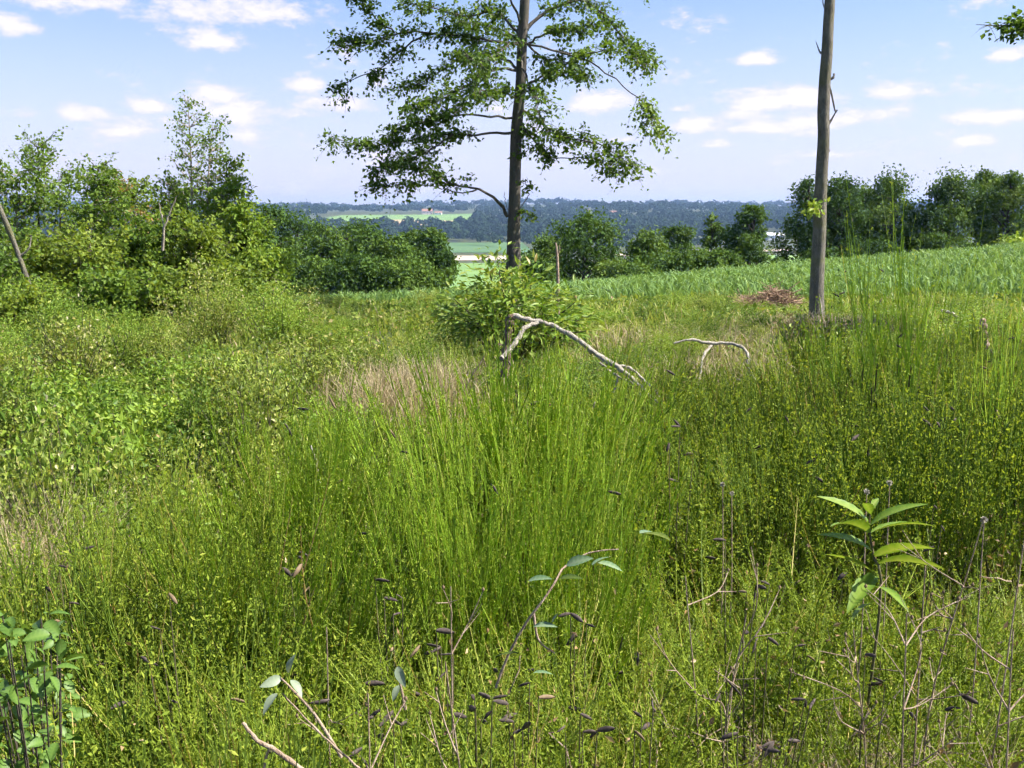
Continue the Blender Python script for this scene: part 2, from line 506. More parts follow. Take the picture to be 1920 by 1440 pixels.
def sheet(name, corners, mat, label, cat, lift, nu=40, nv=8):
    """a field laid over the terrain between four ground points given by pixels"""
    c = [hit(px, py) for (px, py) in corners]
    u = np.linspace(0, 1, nu)[None, :, None]; v = np.linspace(0, 1, nv)[:, None, None]
    G = (c[0] * (1 - u) + c[1] * u) * (1 - v) + (c[3] * (1 - u) + c[2] * u) * v
    G[..., 2] = H(G[..., 0], G[..., 1]) + lift
    i = np.arange(nu * nv).reshape(nv, nu)
    Q = np.stack([i[:-1, :-1], i[:-1, 1:], i[1:, 1:], i[1:, :-1]], -1).reshape(-1, 4)
    o = MB().add(G.reshape(-1, 3), Q).build(name, mat, smooth=True)
    return structure(o, label, cat)


sheet('hillside_field', [(575, 416), (888, 416), (892, 401), (640, 404)], M['meadow'], 'light green field on the far hillside below the wood', 'field', .5)
sheet('bare_soil_strip', [(700, 423), (858, 424), (852, 415), (735, 413)], M['stubble'], 'tan bare strip at the foot of the far green field', 'field', .9)
sheet('ridge_field', [(1246, 404), (1342, 404), (1336, 399), (1262, 399)], M['meadow_bright'], 'pale green strip of field near the far ridge at right', 'field', .6)
sheet('valley_pasture', [(560, 474), (1000, 474), (980, 455), (600, 455)], M['meadow_dark'], 'dark green pasture on the valley floor left of the tall tree', 'field', .3)
sheet('sand_strip', [(815, 489), (990, 489), (985, 480), (825, 480)], M['sand'], 'pale sandy strip on the valley floor', 'sand', .3)
sheet('valley_meadow', [(1150, 540), (1700, 540), (1620, 480), (1240, 480)], M['meadow_bright'], 'bright green meadow in the valley seen between the trees', 'meadow', .3)
sheet('near_valley_meadow', [(640, 560), (1180, 560), (1130, 494), (700, 494)], M['meadow'], 'light green meadow in the valley just behind the left end of the tree belt', 'meadow', .3)
sheet('valley_track', [(1150, 483), (1480, 472), (1480, 468), (1150, 478)], M['sand'], 'thin pale track across the valley floor at right', 'track', .6)
FIELD_POLY = [(560, 890, 399, 426), (1250, 1340, 397, 405)]

# ------------------------------------------------------------------ far woods (one mass) and houses
def blob_trees(pos, hh, ww, per, leaf, mb, aspect=1.):
    """many small far trees: leaf faces on squat crowns, placed at pos (n,3)"""
    n = len(pos)
    k = n * per
    D = rand_dir(k)
    D[:, 2] = np.abs(D[:, 2]) * 1.0 - .25
    base = np.repeat(pos, per, 0); h = np.repeat(hh, per); wd = np.repeat(ww, per)
    lump = 1 + .25 * np.sin(D[:, 0] * 5 + np.repeat(rng.uniform(0, 6, n), per)) * np.cos(D[:, 2] * 4)
    C = base + np.stack([D[:, 0] * wd * .5 * lump, D[:, 1] * wd * .5 * lump, h * .5 + D[:, 2] * h * .5 * lump], 1)
    N = nrm(D + rng.normal(size=(k, 3)) * .2)
    Dr = np.cross(N, rand_dir(k))
    tone = np.repeat(rng.uniform(.1, .7, n), per) + rng.uniform(0, .15, k)
    sz = leaf * rng.uniform(.7, 1.3, k) * np.repeat(hh / hh.mean(), per)
    mb.leaves(C - nrm(Dr) * (sz * .5)[:, None], Dr, N, sz, sz * .9, tone)


def in_fields(px, py):
    m = np.zeros(len(px), bool)
    m |= (px > 560 + (416 - py) * 4) & (px < 893) & (py > 401) & (py < 425.5)
    m |= (px > 1425) & (px < 1482) & (py > 436)
    m |= (px > 1246) & (px < 1342) & (py > 398.5) & (py < 405.5)
    return m


def sample_wood(n, x0, x1, y0, y1):
    px = rng.uniform(x0, x1, n); py = rng.uniform(y0, y1, n)
    keep = ~in_fields(px, py)
    px, py = px[keep], py[keep]
    V = np.stack([(px - 960) / F, math.cos(PITCH) + (720 - py) / F * math.sin(PITCH), -math.sin(PITCH) + (720 - py) / F * math.cos(PITCH)], 1)
    V /= V[:, 1:2]
    ds = np.exp(np.linspace(math.log(600), math.log(4200), 700))
    out = np.full(len(px), np.nan)
    for d in ds[::-1]:
        P = EYE + V * d
        b = P[:, 2] <= H(P[:, 0], P[:, 1])
        out[b] = d
    ok = ~np.isnan(out)
    P = EYE + V[ok] * out[ok][:, None]
    P[:, 2] = H(P[:, 0], P[:, 1])
    return P


wood = MB()
P = np.vstack([sample_wood(2300, -150, 2100, 404, 452), sample_wood(1300, -150, 2100, 388, 404), sample_wood(500, -1200, -150, 388, 452), sample_wood(500, 2100, 3000, 388, 452)])
hh = rng.uniform(9, 15, len(P))
blob_trees(P, hh, hh * rng.uniform(.8, 1.2, len(P)), 56, 3.2, wood)
# continuous tree line along the far ridge
nx = 800
xs = rng.uniform(-2600, 2600, nx); ys = rng.uniform(2350, 2750, nx)
P = np.stack([xs, ys, H(xs, ys)], 1)
hh = rng.uniform(8, 17, nx) * (1 + .35 * np.sin(xs * .006) * np.sin(xs * .017 + 1))
blob_trees(P, hh, hh * 1.3, 50, 3.6, wood)
tag(wood.build('distant_woodland', M['far']), 'blue green woods covering the far side of the valley', 'woodland', kind='stuff')

vt = MB()
pts = []
for (px, py, n, sx, sy) in [(1180, 470, 26, 60, 6), (1290, 462, 26, 60, 5), (1600, 455, 22, 60, 5), (700, 453, 40, 110, 5), (900, 452, 26, 60, 4), (1050, 460, 30, 60, 6), (560, 470, 26, 60, 8)]:
    for _ in range(n):
        pts.append(hit(px + random.gauss(0, sx), py + random.gauss(0, sy) * .5))
pts = np.array(pts)
hh = rng.uniform(5, 11, len(pts))
blob_trees(pts, hh, hh * 1.1, 90, 1.6, vt)
tag(vt.build('valley_hedgerows', M['far']), 'dark hedges and small trees along the valley floor', 'hedgerow', kind='stuff')


def house(px, py, wdt, dep, hw, hr, rz, label, wall, roof, roofless=False):
    p = hit(px, py)
    t = thing('farm_building', label, 'building', p)
    t.rotation_euler = (0, 0, rz)
    MB().box((-wdt / 2, -dep / 2, -1.5), (wdt / 2, dep / 2, hw)).build('wall', wall, t)
    o = .4
    V = [(-wdt / 2 - o, -dep / 2 - o, hw - .1), (wdt / 2 + o, -dep / 2 - o, hw - .1), (wdt / 2 + o, 0, hw + hr), (-wdt / 2 - o, 0, hw + hr), (wdt / 2 + o, dep / 2 + o, hw - .1), (-wdt / 2 - o, dep / 2 + o, hw - .1)]
    MB().add(V, [(0, 1, 2, 3), (3, 2, 4, 5)], [(1, 4, 2), (0, 3, 5)]).build('roof', roof, t)
    for k in range(3):
        x = -wdt * .3 + k * wdt * .3
        MB().box((x - .5, -dep / 2 - .04, hw * .35), (x + .5, -dep / 2 + .02, hw * .35 + 1.4)).build('window', M['dark'], t)
    MB().box((wdt * .4 - .5, -dep / 2 - .05, 0), (wdt * .4 + .5, -dep / 2 + .02, 2.1)).build('door', M['dark'], t)
    return t


house(801, 402, 17, 10, 5, 4, .15, 'tiny pale farmhouse with red roof above the far green field', M['wall'], M['roof'])
house(822, 403, 11, 7, 3.5, 2.5, -.1, 'tiny low white shed right of the far red roofed farmhouse', M['white'], M['roof'])
house(1091, 401, 20, 10, 5, 4, -.2, 'tiny cream house among the far woods right of the tall tree', M['wall'], M['roof'])
house(1149, 405, 14, 9, 4.5, 3, .25, 'tiny white house on the far slope at picture centre right', M['white'], M['roof'])
house(1452, 450, 15, 10, 4.5, 2.2, .1, 'long white barn showing between the trees right of centre', M['white'], M['roof_grey'])

# ------------------------------------------------------------------ trees
def lobed_tree(name, label, base, height, width, mat, barkm, n_lobes=26, nleaf=5200, leaf=.26, cb=.12, tr=.16, seed=0, group=None, top=.75, cat='tree', gaps=.25, trunk_show=0., lean=(0, 0)):
    """broad-leaved tree: tapered trunk, a limb to each clump, leaf faces around the clumps"""
    global rng
    keep = rng; rng = np.random.default_rng(1000 + seed)
    t = thing(name, label, cat, base, group)
    lo = height * cb
    # clump centres filling an egg-shaped crown
    u = rng.uniform(0, 1, n_lobes) ** .85
    z = lo + (height - lo) * (.06 + .86 * u)
    prof = np.sin(np.clip((z - lo * .6) / (height - lo * .6), 0, 1) ** top * math.pi) ** .6
    an = rng.uniform(0, 2 * math.pi, n_lobes) + np.arange(n_lobes) * 2.4
    rad = width * .5 * prof * np.sqrt(rng.uniform(.1, 1, n_lobes)) * .78
    C = np.stack([np.cos(an) * rad + lean[0] * z / height, np.sin(an) * rad + lean[1] * z / height, z], 1)
    C[0] = (lean[0], lean[1], height * .93)
    lr = width * rng.choice([.08, .11, .15, .2, .26], n_lobes) * rng.uniform(.85, 1.15, n_lobes) * (.65 + .35 * prof)
    # trunk and limbs
    tb = MB()
    path = smooth_path([(0, 0, -.3), (rng.normal() * .03 * width, rng.normal() * .03 * width, height * .3), (lean[0] * .6 + rng.normal() * .04 * width, lean[1] * .6, height * .6), (lean[0] * .9, lean[1] * .9, height * .9)], 14)
    tb.tubes(path, np.linspace(tr, tr * .18, 14) * np.where(np.arange(14) == 0, 1.35, 1), 8)
    for c in C:
        zi = max(height * .12, c[2] - .35 * np.linalg.norm(c[:2]) - height * .06)
        k = min(13, max(0, int(zi / (height * .9) * 13)))
        a = path[k]
        mid = (a + c) / 2 + np.array([0, 0, .06 * height]) * rng.uniform(-.3, 1)
        tb.tubes(smooth_path([a, mid, c], 6), np.linspace(tr * .42, tr * .08, 6), 5)
    tb.build('trunk', barkm, t, smooth=True)
    # leaves
    cnt = np.maximum(30, (nleaf * lr ** 2 / (lr ** 2).sum())).astype(int)
    li = np.repeat(np.arange(n_lobes), cnt)
    D = rand_dir(len(li))
    D[:, 2] *= .78
    ph = rng.uniform(0, 6, (n_lobes, 3))
    lump = 1 + .22 * np.sin(D[:, 0] * 6 + ph[li, 0]) + .2 * np.sin(D[:, 1] * 7 + ph[li, 1]) * np.cos(D[:, 2] * 5 + ph[li, 2])
    rr_ = lr[li] * lump * (rng.uniform(0, 1, len(li)) ** .5) * np.exp(rng.normal(0, .16, len(li)))
    Pc = C[li] + D * rr_[:, None]
    N = nrm(D * .8 + np.array([0, 0, .45]) + rng.normal(size=D.shape) * .75)
    Dr = nrm(np.cross(N, rand_dir(len(li))) + np.array([0, 0, -.25]))
    sz = leaf * rng.uniform(.55, 1.3, len(li))
    tone = np.clip(rng.uniform(.0, .55, n_lobes)[li] + rng.uniform(0, .45, len(li)), 0, 1)
    MB().leaves(Pc, Dr, N, sz, sz * .7, tone).build('crown', mat, t)
    rng = keep
    return t


def tree_px(px, ytop, d, width_px, name, label, mat, barkm=None, **kw):
    """tree whose crown top shows at (px, ytop) when it stands d metres away"""
    b = ground_at(px, d)
    zt = at(px, ytop, d)[2]
    return lobed_tree(name, label, b, (zt - b[2]) * kw.pop('grow', 1.06), width_px / F * d * 1.2, mat, barkm or M['bark_dark'], **kw)


G_LEFT = 'trees in the belt beyond the field at left'
left_belt = [(505, 405, 88, 120, 'belt', 'dark tree behind the yellow green thicket at the left end of the belt'),
             (560, 425, 92, 130, 'belt', 'rounded dark green tree, second of the left belt'),
             (612, 440, 84, 120, 'belt_light', 'lighter rounded tree in the left belt under the dark far wood'),
             (655, 432, 96, 110, 'belt', 'tall dark tree in the middle of the left belt'),
             (700, 452, 82, 110, 'belt', 'medium dark tree right of the middle of the left belt'),
             (742, 458, 80, 90, 'belt_light', 'lower light green tree in the right half of the left belt'),
             (775, 446, 88, 90, 'belt', 'dark narrow tree next to the last one of the left belt'),
             (812, 440, 84, 78, 'belt', 'dark upright tree at the right end of the left belt'),
             (590, 500, 76, 130, 'belt_light', 'low bushy tree in front of the left belt, left one'),
             (770, 505, 74, 120, 'belt_light', 'low bushy tree in front of the left belt, right one'),
             (680, 500, 75, 130, 'belt', 'low dark bushy tree in front of the left belt, middle one')]
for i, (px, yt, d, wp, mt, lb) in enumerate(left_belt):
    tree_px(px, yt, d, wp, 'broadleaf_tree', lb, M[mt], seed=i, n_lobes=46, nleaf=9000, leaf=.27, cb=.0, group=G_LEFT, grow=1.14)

G_MID = 'trees at the far edge of the field in the centre'
mid_trees = [(1095, 412, 84, 145, 'belt', 'big round dark tree right of the tall tree beyond the field'),
             (1030, 452, 88, 90, 'belt_light', 'lighter bushy tree just right of the tall trunk'),
             (1150, 500, 80, 70, 'belt_light', 'low light bush at the right foot of the big round tree'),
             (1212, 446, 90, 100, 'belt_light', 'olive round topped tree between the round tree and the poplar'),
             (1265, 430, 98, 95, 'belt', 'loose tall dark tree left of the thin poplar'),
             (1245, 490, 82, 120, 'belt', 'low dark bush under the trees left of the poplar'),
             (1000, 490, 80, 110, 'belt', 'low dark bush hidden partly by the chestnut bush right of the trunk'),
             (1185, 505, 78, 90, 'belt_light', 'low bush in the gap right of the big round tree'),
             (1308, 478, 80, 90, 'belt_light', 'low bush at the foot of the thin poplar'),
             (1352, 482, 82, 70, 'belt', 'small dark bush just right of the thin poplar'),
             (1330, 408, 90, 52, 'belt_light', 'thin feathery poplar with a bare ivy stem in the gap')]
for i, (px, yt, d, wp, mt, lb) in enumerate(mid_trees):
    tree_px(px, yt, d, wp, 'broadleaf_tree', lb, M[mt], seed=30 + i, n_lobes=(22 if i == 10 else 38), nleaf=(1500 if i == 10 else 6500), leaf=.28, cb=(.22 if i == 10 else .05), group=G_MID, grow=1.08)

G_RIGHT = 'tall trees in the row behind the right field'
right_trees = [(1402, 394, 88, 84, 'belt', 'dark round tree left of the white barn at the start of the right row'),
               (1508, 344, 98, 112, 'belt', 'tall leafy tree just left of the bare trunk in the right row'),
               (1560, 350, 96, 110, 'belt', 'tall dark tree just right of the bare trunk'),
               (1610, 360, 102, 110, 'belt', 'leafy tree right of centre in the right row'),
               (1662, 347, 98, 110, 'belt', 'tall tree with a ragged top left of the notch in the right row'),
               (1715, 420, 100, 90, 'belt', 'low tree filling the notch in the right row'),
               (1770, 346, 96, 125, 'belt', 'broad dark tree right of the notch in the right row'),
               (1828, 332, 102, 75, 'belt_light', 'narrow tall tree with tufted top near the right end'),
               (1880, 334, 94, 95, 'belt_light', 'tall pointed tree at the right end of the row'),
               (1945, 395, 104, 110, 'belt', 'tree cut by the right edge behind the field')]
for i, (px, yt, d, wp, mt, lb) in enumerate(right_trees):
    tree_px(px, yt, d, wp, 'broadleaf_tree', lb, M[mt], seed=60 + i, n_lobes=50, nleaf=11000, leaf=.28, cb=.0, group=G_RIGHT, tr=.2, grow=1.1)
# low hedge bushes along the field edge
hedge = [(1462, 488, 86, 60, 'belt'), (1540, 470, 88, 100, 'belt'), (1640, 460, 90, 120, 'belt'), (1760, 450, 90, 120, 'belt'), (1890, 452, 88, 110, 'bramble'), (1360, 490, 84, 60, 'belt'), (1930, 440, 92, 120, 'bramble')]
hl = ['dark hedge bush under the white barn', 'dark hedge bush behind the foot of the bare trunk', 'dark hedge bush in the shade of the right row', 'dark hedge bush below the notch of the right row', 'bright yellow green bush at the right end of the field edge', 'small dark bush below the poplar gap', 'bright green bush cut by the right edge of the picture']
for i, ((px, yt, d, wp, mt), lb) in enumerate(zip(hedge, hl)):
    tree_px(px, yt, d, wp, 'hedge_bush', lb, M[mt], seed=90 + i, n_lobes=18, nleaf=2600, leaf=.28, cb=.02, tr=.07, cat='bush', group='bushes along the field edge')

# ------------------------------------------------------------------ the tall tree in the centre
TD = 20.0
tall = thing('tall_tree', 'tall slender tree with tiered leafy branches and grey trunk in the centre', 'tree', ground_at(962, TD))
tb0 = np.array(tall.location)
PXM = TD / F      # metres per photo pixel at the tree


def tp(px, py, dy=0.):
    """a point of the tall tree from its place in the picture, dy metres nearer (-) or farther (+), relative to the base"""
    return at(px, py, TD + dy) - tb0


tr_pts = [(962, 560), (962, 480), (963, 420), (967, 340), (968, 250), (976, 150), (981, 60), (984, 0), (988, -120), (992, -260), (996, -400)]
tr_w = [36, 30, 27, 24.5, 23.5, 22, 20.5, 19.5, 17, 12, 5]
path = smooth_path([tp(x, y) for x, y in tr_pts], 120)
path[0, 2] = -.2
rad = np.interp(np.linspace(0, len(tr_pts) - 1, 120), np.arange(len(tr_pts)), tr_w) * .44 * PXM
mbk = MB().tubes(path, rad, 20).gnarl(.008, 9)
mbk.build('trunk', M['bark_tall'], tall, smooth=True)


def spray(mb_wood, mb_leaf, path, f0, n_tw, tw_len, leaf, per, droop=.35, flat=.25, r0=.012, tone0=0.):
    """twigs with leaves along the outer part of a branch"""
    n = len(path)
    T = nrm(np.gradient(path, axis=0))
    u = f0 + (1 - f0) * rng.uniform(0, 1, n_tw) ** .9
    if n_tw >= 28:
        cc = f0 + (1 - f0) * (np.arange(max(3, n_tw // 13)) + rng.uniform(.2, .8)) / max(3, n_tw // 13)
        u = np.clip(rng.choice(cc, n_tw) + rng.normal(0, .03, n_tw), f0, .995)
    fi = u * (n - 1); i = np.clip(fi.astype(int), 0, n - 2); fr = (fi - i)[:, None]
    A = path[i] * (1 - fr) + path[i + 1] * fr
    S = rand_dir(n_tw); S[:, 2] *= .55
    D = nrm(T[i] * rng.uniform(.2, 1., n_tw)[:, None] + S * 1.0 + np.array([0, 0, .12]))
    L = tw_len * rng.uniform(.45, 1.25, n_tw)
    k = 4
    t = np.linspace(0, 1, k)[None, :, None]
    Pt = A[:, None] + D[:, None] * L[:, None, None] * t - np.array([0, 0, 1.]) * (droop * L)[:, None, None] * t ** 2
    mb_wood.tubes(Pt, np.broadcast_to(np.linspace(r0 * .5, r0 * .15, k), (n_tw, k)), 3)
    # leaves
    m = n_tw * per
    ti = np.repeat(np.arange(n_tw), per)
    s = rng.uniform(.15, 1.05, m)[:, None]
    C = A[ti] + D[ti] * L[ti][:, None] * s - np.array([0, 0, 1.]) * (droop * L[ti])[:, None] * s ** 2 + rng.normal(size=(m, 3)) * .045
    N = nrm(np.array([0, 0, 1.]) + rng.normal(size=(m, 3)) * (.35 + flat))
    Dr = nrm(D[ti] * .5 + rng.normal(size=(m, 3)) * .7 + np.array([0, 0, -.25]))
    sz = leaf * rng.uniform(.7, 1.3, m)
    tone = np.clip(tone0 + rng.uniform(0, .5, n_tw)[ti] + rng.uniform(0, .5, m), 0, 1)
    mb_leaf.leaves(C, Dr, N, sz, sz * .72, tone)


# branches: (radius px, polyline [(px,py)], depth of the tip, where leaves start, twigs)
BR = [
 (5.5, [(951, 405), (935, 379), (897, 356), (845, 345), (800, 320), (740, 310)], -1.2, .52, 70),
 (2.5, [(893, 356), (860, 362), (820, 350), (760, 345), (705, 350)], -.6, .55, 36),
 (4.5, [(961, 249), (925, 249), (890, 255), (850, 251), (770, 262), (690, 275), (625, 257)], .8, .36, 110),
 (3, [(850, 251), (800, 285), (750, 300), (690, 335)], .2, .25, 60),
 (4, [(960, 221), (920, 219), (867, 215), (810, 225), (760, 235), (730, 262)], -1.0, .4, 90),
 (4.5, [(972, 131), (945, 112), (915, 100), (860, 110), (800, 150), (750, 165)], 1.3, .3, 110),
 (4.5, [(972, 133), (939, 129), (905, 142), (860, 170), (810, 195), (770, 205)], -1.4, .3, 110),
 (3, [(968, 185), (940, 172), (905, 170), (880, 190), (850, 215)], -2.0, .1, 60),
 (5, [(976, 80), (931, 77), (880, 70), (822, 64), (740, 62), (690, 80), (645, 70)], -.4, .2, 130),
 (3, [(800, 64), (750, 95), (710, 130), (660, 150), (625, 172)], -.2, .1, 56),
 (3, [(740, 62), (700, 30), (680, 5), (662, -20)], -.2, .1, 46),
 (4.5, [(976, 66), (950, 40), (925, 20), (870, 30), (800, 10), (740, 5)], 1.8, .25, 100),
 (4, [(975, 45), (962, 8), (940, -25), (890, -50), (820, -60)], -1.0, .4, 90),
 (6, [(985, 58), (1010, 30), (1050, 10), (1095, 2), (1130, 25), (1160, 62), (1195, 90), (1212, 104)], .6, .2, 130),
 (4, [(990, 82), (1020, 66), (1050, 55), (1085, 60), (1110, 45)], -1.2, .2, 60),
 (3.5, [(990, 84), (1047, 96), (1104, 116), (1145, 142), (1182, 172), (1215, 205), (1228, 245)], -.6, .72, 50),
 (2.5, [(1047, 96), (1090, 100), (1140, 95), (1180, 100), (1205, 122)], -.7, .05, 60),
 (3, [(990, 84), (1020, 110), (1050, 112), (1090, 130), (1100, 145)], 1., .1, 60),
 (4.5, [(987, 160), (1003, 152), (1021, 139), (1045, 132), (1070, 133)], -.7, .3, 40),
 (4, [(982, 208), (1008, 224), (1036, 247), (1062, 259), (1122, 268), (1155, 290), (1184, 312)], -.8, .12, 110),
 (2.5, [(980, 235), (1000, 262), (1020, 285), (1030, 295)], -.4, .0, 44),
 (2, [(1012, 298), (1050, 297), (1085, 296), (1120, 300), (1150, 320)], -.8, .5, 30),
 (3.5, [(975, 110), (990, 150), (1005, 185), (1010, 215)], -2.2, .3, 40),
 (4, [(978, 100), (965, 80), (940, 95), (905, 115), (880, 110)], -2.6, .2, 70),
 (4, [(978, 100), (985, 85), (950, 60), (900, 45), (860, 40)], 2.6, .2, 80),
 (5, [(985, -20), (1030, -60), (1090, -80), (1150, -60), (1200, -20)], .8, .2, 90),
 (5, [(986, -60), (940, -110), (880, -130), (800, -120), (740, -80)], -.8, .2, 100),
 (4, [(990, -160), (1040, -210), (1100, -230), (1140, -210)], -.6, .2, 90),
 (4, [(990, -180), (940, -240), (880, -260), (830, -240)], .8, .2, 90),
 (3, [(994, -280), (1030, -340), (1060, -370)], .6, .1, 70),
 (3, [(994, -290), (960, -360), (930, -390)], -.6, .1, 70),
 (1.5, [(955, 400), (948, 380), (946, 360)], -.1, 1, 0),
 (1.5, [(975, 390), (988, 372), (990, 355), (984, 340)], -.2, .5, 8),
 (1.5, [(964, 402), (980, 398), (1000, 404)], -.3, .1, 9),
 (1.5, [(967, 300), (972, 290), (978, 284)], -.3, .2, 4),
]
rng = np.random.default_rng(21)
for bi, (rp, pts, dtip, f0, ntw) in enumerate(BR):
    n = len(pts)
    ws = np.linspace(0, 1, n)
    P3 = [tp(x, y, dtip * ww) for (x, y), ww in zip(pts, ws)]
    pth = smooth_path(P3, 16)
    pth[1:-1] += rng.normal(size=(14, 3)) * .012
    wd = MB().tubes(pth, np.linspace(rp, max(.8, rp * .18), 16) * .5 * 1.25 * PXM, 6)
    lf = MB()
    if ntw:
        long_ = np.linalg.norm(pth[-1] - pth[0])
        spray(wd, lf, pth, f0, int(ntw * .9), min(.42, .18 + .1 * long_), .078, 11, tone0=(.35 if bi in (15, 16, 19, 21, 33) else 0))  # lighter leaf tone on some right-hand branches: sunlit side put into the colour
    br = wd.build('branch', M['bark_tall'], tall, smooth=True)
    if ntw: lf.build('foliage', M['alder'], br)

# ------------------------------------------------------------------ the bare trunk at right
BD = 15.4
bare = thing('bare_trunk_tree', 'tall branchless tree trunk with broken stubs standing at right', 'tree', ground_at(1530, BD))
bb0 = np.array(bare.location)


def bp(px, py, dy=0.):
    return at(px, py, BD + dy) - bb0


pts = [(1530, 608), (1531, 540), (1536, 440), (1541, 330), (1543, 250), (1543, 200), (1549, 110), (1554, 40), (1557, 0), (1563, -120), (1570, -300), (1580, -480)]
wds = [31, 28, 26, 24, 22.5, 23, 21.5, 20, 19.5, 18, 14, 6]
path = smooth_path([bp(x, y) for x, y in pts], 140)
path[0, 2] = -.3
rad = np.interp(np.linspace(0, len(pts) - 1, 140), np.arange(len(pts)), wds) * .46 * BD / F
rad[:12] *= 1 + .35 * np.exp(-np.arange(12) * .35)
MB().tubes(path, rad, 22).gnarl(.0075, 4).build('trunk', M['bark_bare'], bare, smooth=True)
for pl, r in [([(1552, 150), (1562, 146), (1564, 138)], [3, 4.5, 3.5]), ([(1554, 158), (1560, 180), (1565, 205), (1567, 210)], [3.5, 3, 2.5, 2]),
              ([(1549, 238), (1558, 226), (1566, 212), (1570, 206)], [6, 3.5, 2, 2.5]), ([(1540, 100), (1536, 95), (1529, 76)], [4, 2.5, .6]),
              ([(1546, 15), (1543, 5), (1542, -20)], [2.5, 1.5, 1.]), ([(1551, 285), (1556, 283), (1556, 280)], [3, 2, 1])]:
    p = smooth_path([bp(x, y, -.03) for x, y in pl], 7)
    MB().tubes(p, np.interp(np.linspace(0, 1, 7), np.linspace(0, 1, len(r)), r) * .5 * 1.2 * BD / F, 7).build('branch_stub', M['bark_bare'], bare, smooth=True)
# a torn pale strip of bark near the foot and a tuft of shoots on the stem
MB().tubes(smooth_path([bp(1537, 555, -.14), bp(1540, 580, -.15), bp(1543, 606, -.17)], 6), np.array([.004, .009, .011, .01, .008, .005]), 4).build('torn_bark_strip', M['dead'], bare)
tf = MB(); tw = MB()
spray(tw, tf, smooth_path([bp(1537, 396, -.1), bp(1530, 388, -.25), bp(1520, 392, -.35)], 6), .1, 12, .1, .07, 6, tone0=.4)
tw.build('shoot', M['twig'], bare); tf.build('leaf_tuft', M['bramble'], bare)['kind'] = 'stuff'
# its small crown above the picture
cw, cl = MB(), MB()
for k in range(9):
    a = rng.uniform(0, 6.28); st = path[114 + 2 * k]
    e = st + np.array([math.cos(a) * 1.3, math.sin(a) * 1.3, rng.uniform(.3, 1.)])
    pth = smooth_path([st, (st + e) / 2 + [0, 0, .2], e], 10)
    cw.tubes(pth, np.linspace(.035, .008, 10), 5)
    spray(cw, cl, pth, .3, 30, .4, .1, 8)
cw.build('branches', M['bark_bare'], bare); cl.build('crown', M['alder'], bare)

# neighbour at right, only a spray of its branch hangs into the picture
OD = 13.0
side = thing('side_tree', 'tree beyond the right edge with one leafy twig reaching into the top right corner', 'tree', ground_at(2280, OD))
sb0 = np.array(side.location)
sw, sl = MB(), MB()
pth = smooth_path([np.array([0, 0, -.2]), np.array([.1, 0, 2.5]), np.array([0, .1, 5.5]), np.array([.1, 0, 8.])], 16)
MB().tubes(pth, np.linspace(.17, .03, 16), 10).build('trunk', M['bark_bare'], side, smooth=True)
twp = smooth_path([pth[9], at(2080, 20, OD) - sb0, at(1980, 38, OD) - sb0, at(1920, 44, OD) - sb0, at(1880, 48, OD) - sb0, at(1830, 46, OD) - sb0], 16)
sw.tubes(twp, np.linspace(.03, .003, 16), 5)
spray(sw, sl, twp[:13], .45, 34, .2, .085, 7)
spray(sw, sl, twp[12:], .0, 5, .3, .06, 0, r0=.008)
for k in range(10):
    a = rng.uniform(-1.4, 1.4); st = pth[8 + k % 8]
    e = st + np.array([math.cos(a) * 1.6, math.sin(a) * 1.6, rng.uniform(.2, .9)])
    q = smooth_path([st, (st + e) / 2 + [0, 0, .2], e], 10)
    sw.tubes(q, np.linspace(.03, .006, 10), 5)
    spray(sw, sl, q, .3, 26, .4, .1, 8)
sw.build('branches', M['bark_bare'], side); sl.build('crown', M['alder'], side)

# ------------------------------------------------------------------ thicket at left
G_TH = 'young trees of the thicket at left'
th = [(35, 350, 21, 190, 'thicket', 'dense dark green young tree at the left edge of the thicket'),
      (110, 358, 24, 190, 'thicket', 'dark round topped young tree behind the leaning dead trunk'),
      (-70, 350, 23, 200, 'thicket', 'young tree cut off by the left picture edge'),
      (190, 360, 20, 150, 'thicket', 'dark upright young tree below the rusty leaved sapling'),
      (255, 372, 25, 150, 'thicket_mid', 'olive young tree in the middle of the thicket'),
      (325, 385, 22, 150, 'thicket', 'bushy young tree left of the tall wispy birch'),
      (420, 378, 20, 150, 'thicket_lit', 'bright yellow green bushy tree at the right end of the thicket'),
      (455, 425, 19, 130, 'thicket_lit', 'yellow green tree below the short leafy sapling at the right end of the thicket'),
      (380, 440, 17.5, 170, 'thicket_mid', 'bright green leafy bush in front of the wispy birch'),
      (490, 500, 18.5, 110, 'thicket_lit', 'yellow green bush sloping down at the right foot of the thicket'),
      (90, 470, 17.5, 190, 'thicket_mid', 'leafy bush below the leaning dead trunk'),
      (275, 450, 17.5, 170, 'thicket', 'shaded bush in the middle front of the thicket'),
      (165, 470, 16.5, 190, 'thicket_mid', 'olive green bush in the left front of the thicket'),
      (-40, 460, 15.5, 190, 'thicket', 'dark bush at the left picture edge in front of the thicket'),
      (430, 540, 15.5, 150, 'thicket_mid', 'low leafy bush at the front right of the thicket'),
      (320, 545, 15, 150, 'thicket_mid', 'low leafy bush at the front middle of the thicket'),
      (215, 555, 14.5, 160, 'thicket', 'low dark bush at the front of the thicket left of its middle'),
      (20, 600, 14, 170, 'thicket_mid', 'low green bush in front of the leaning dead trunk')]
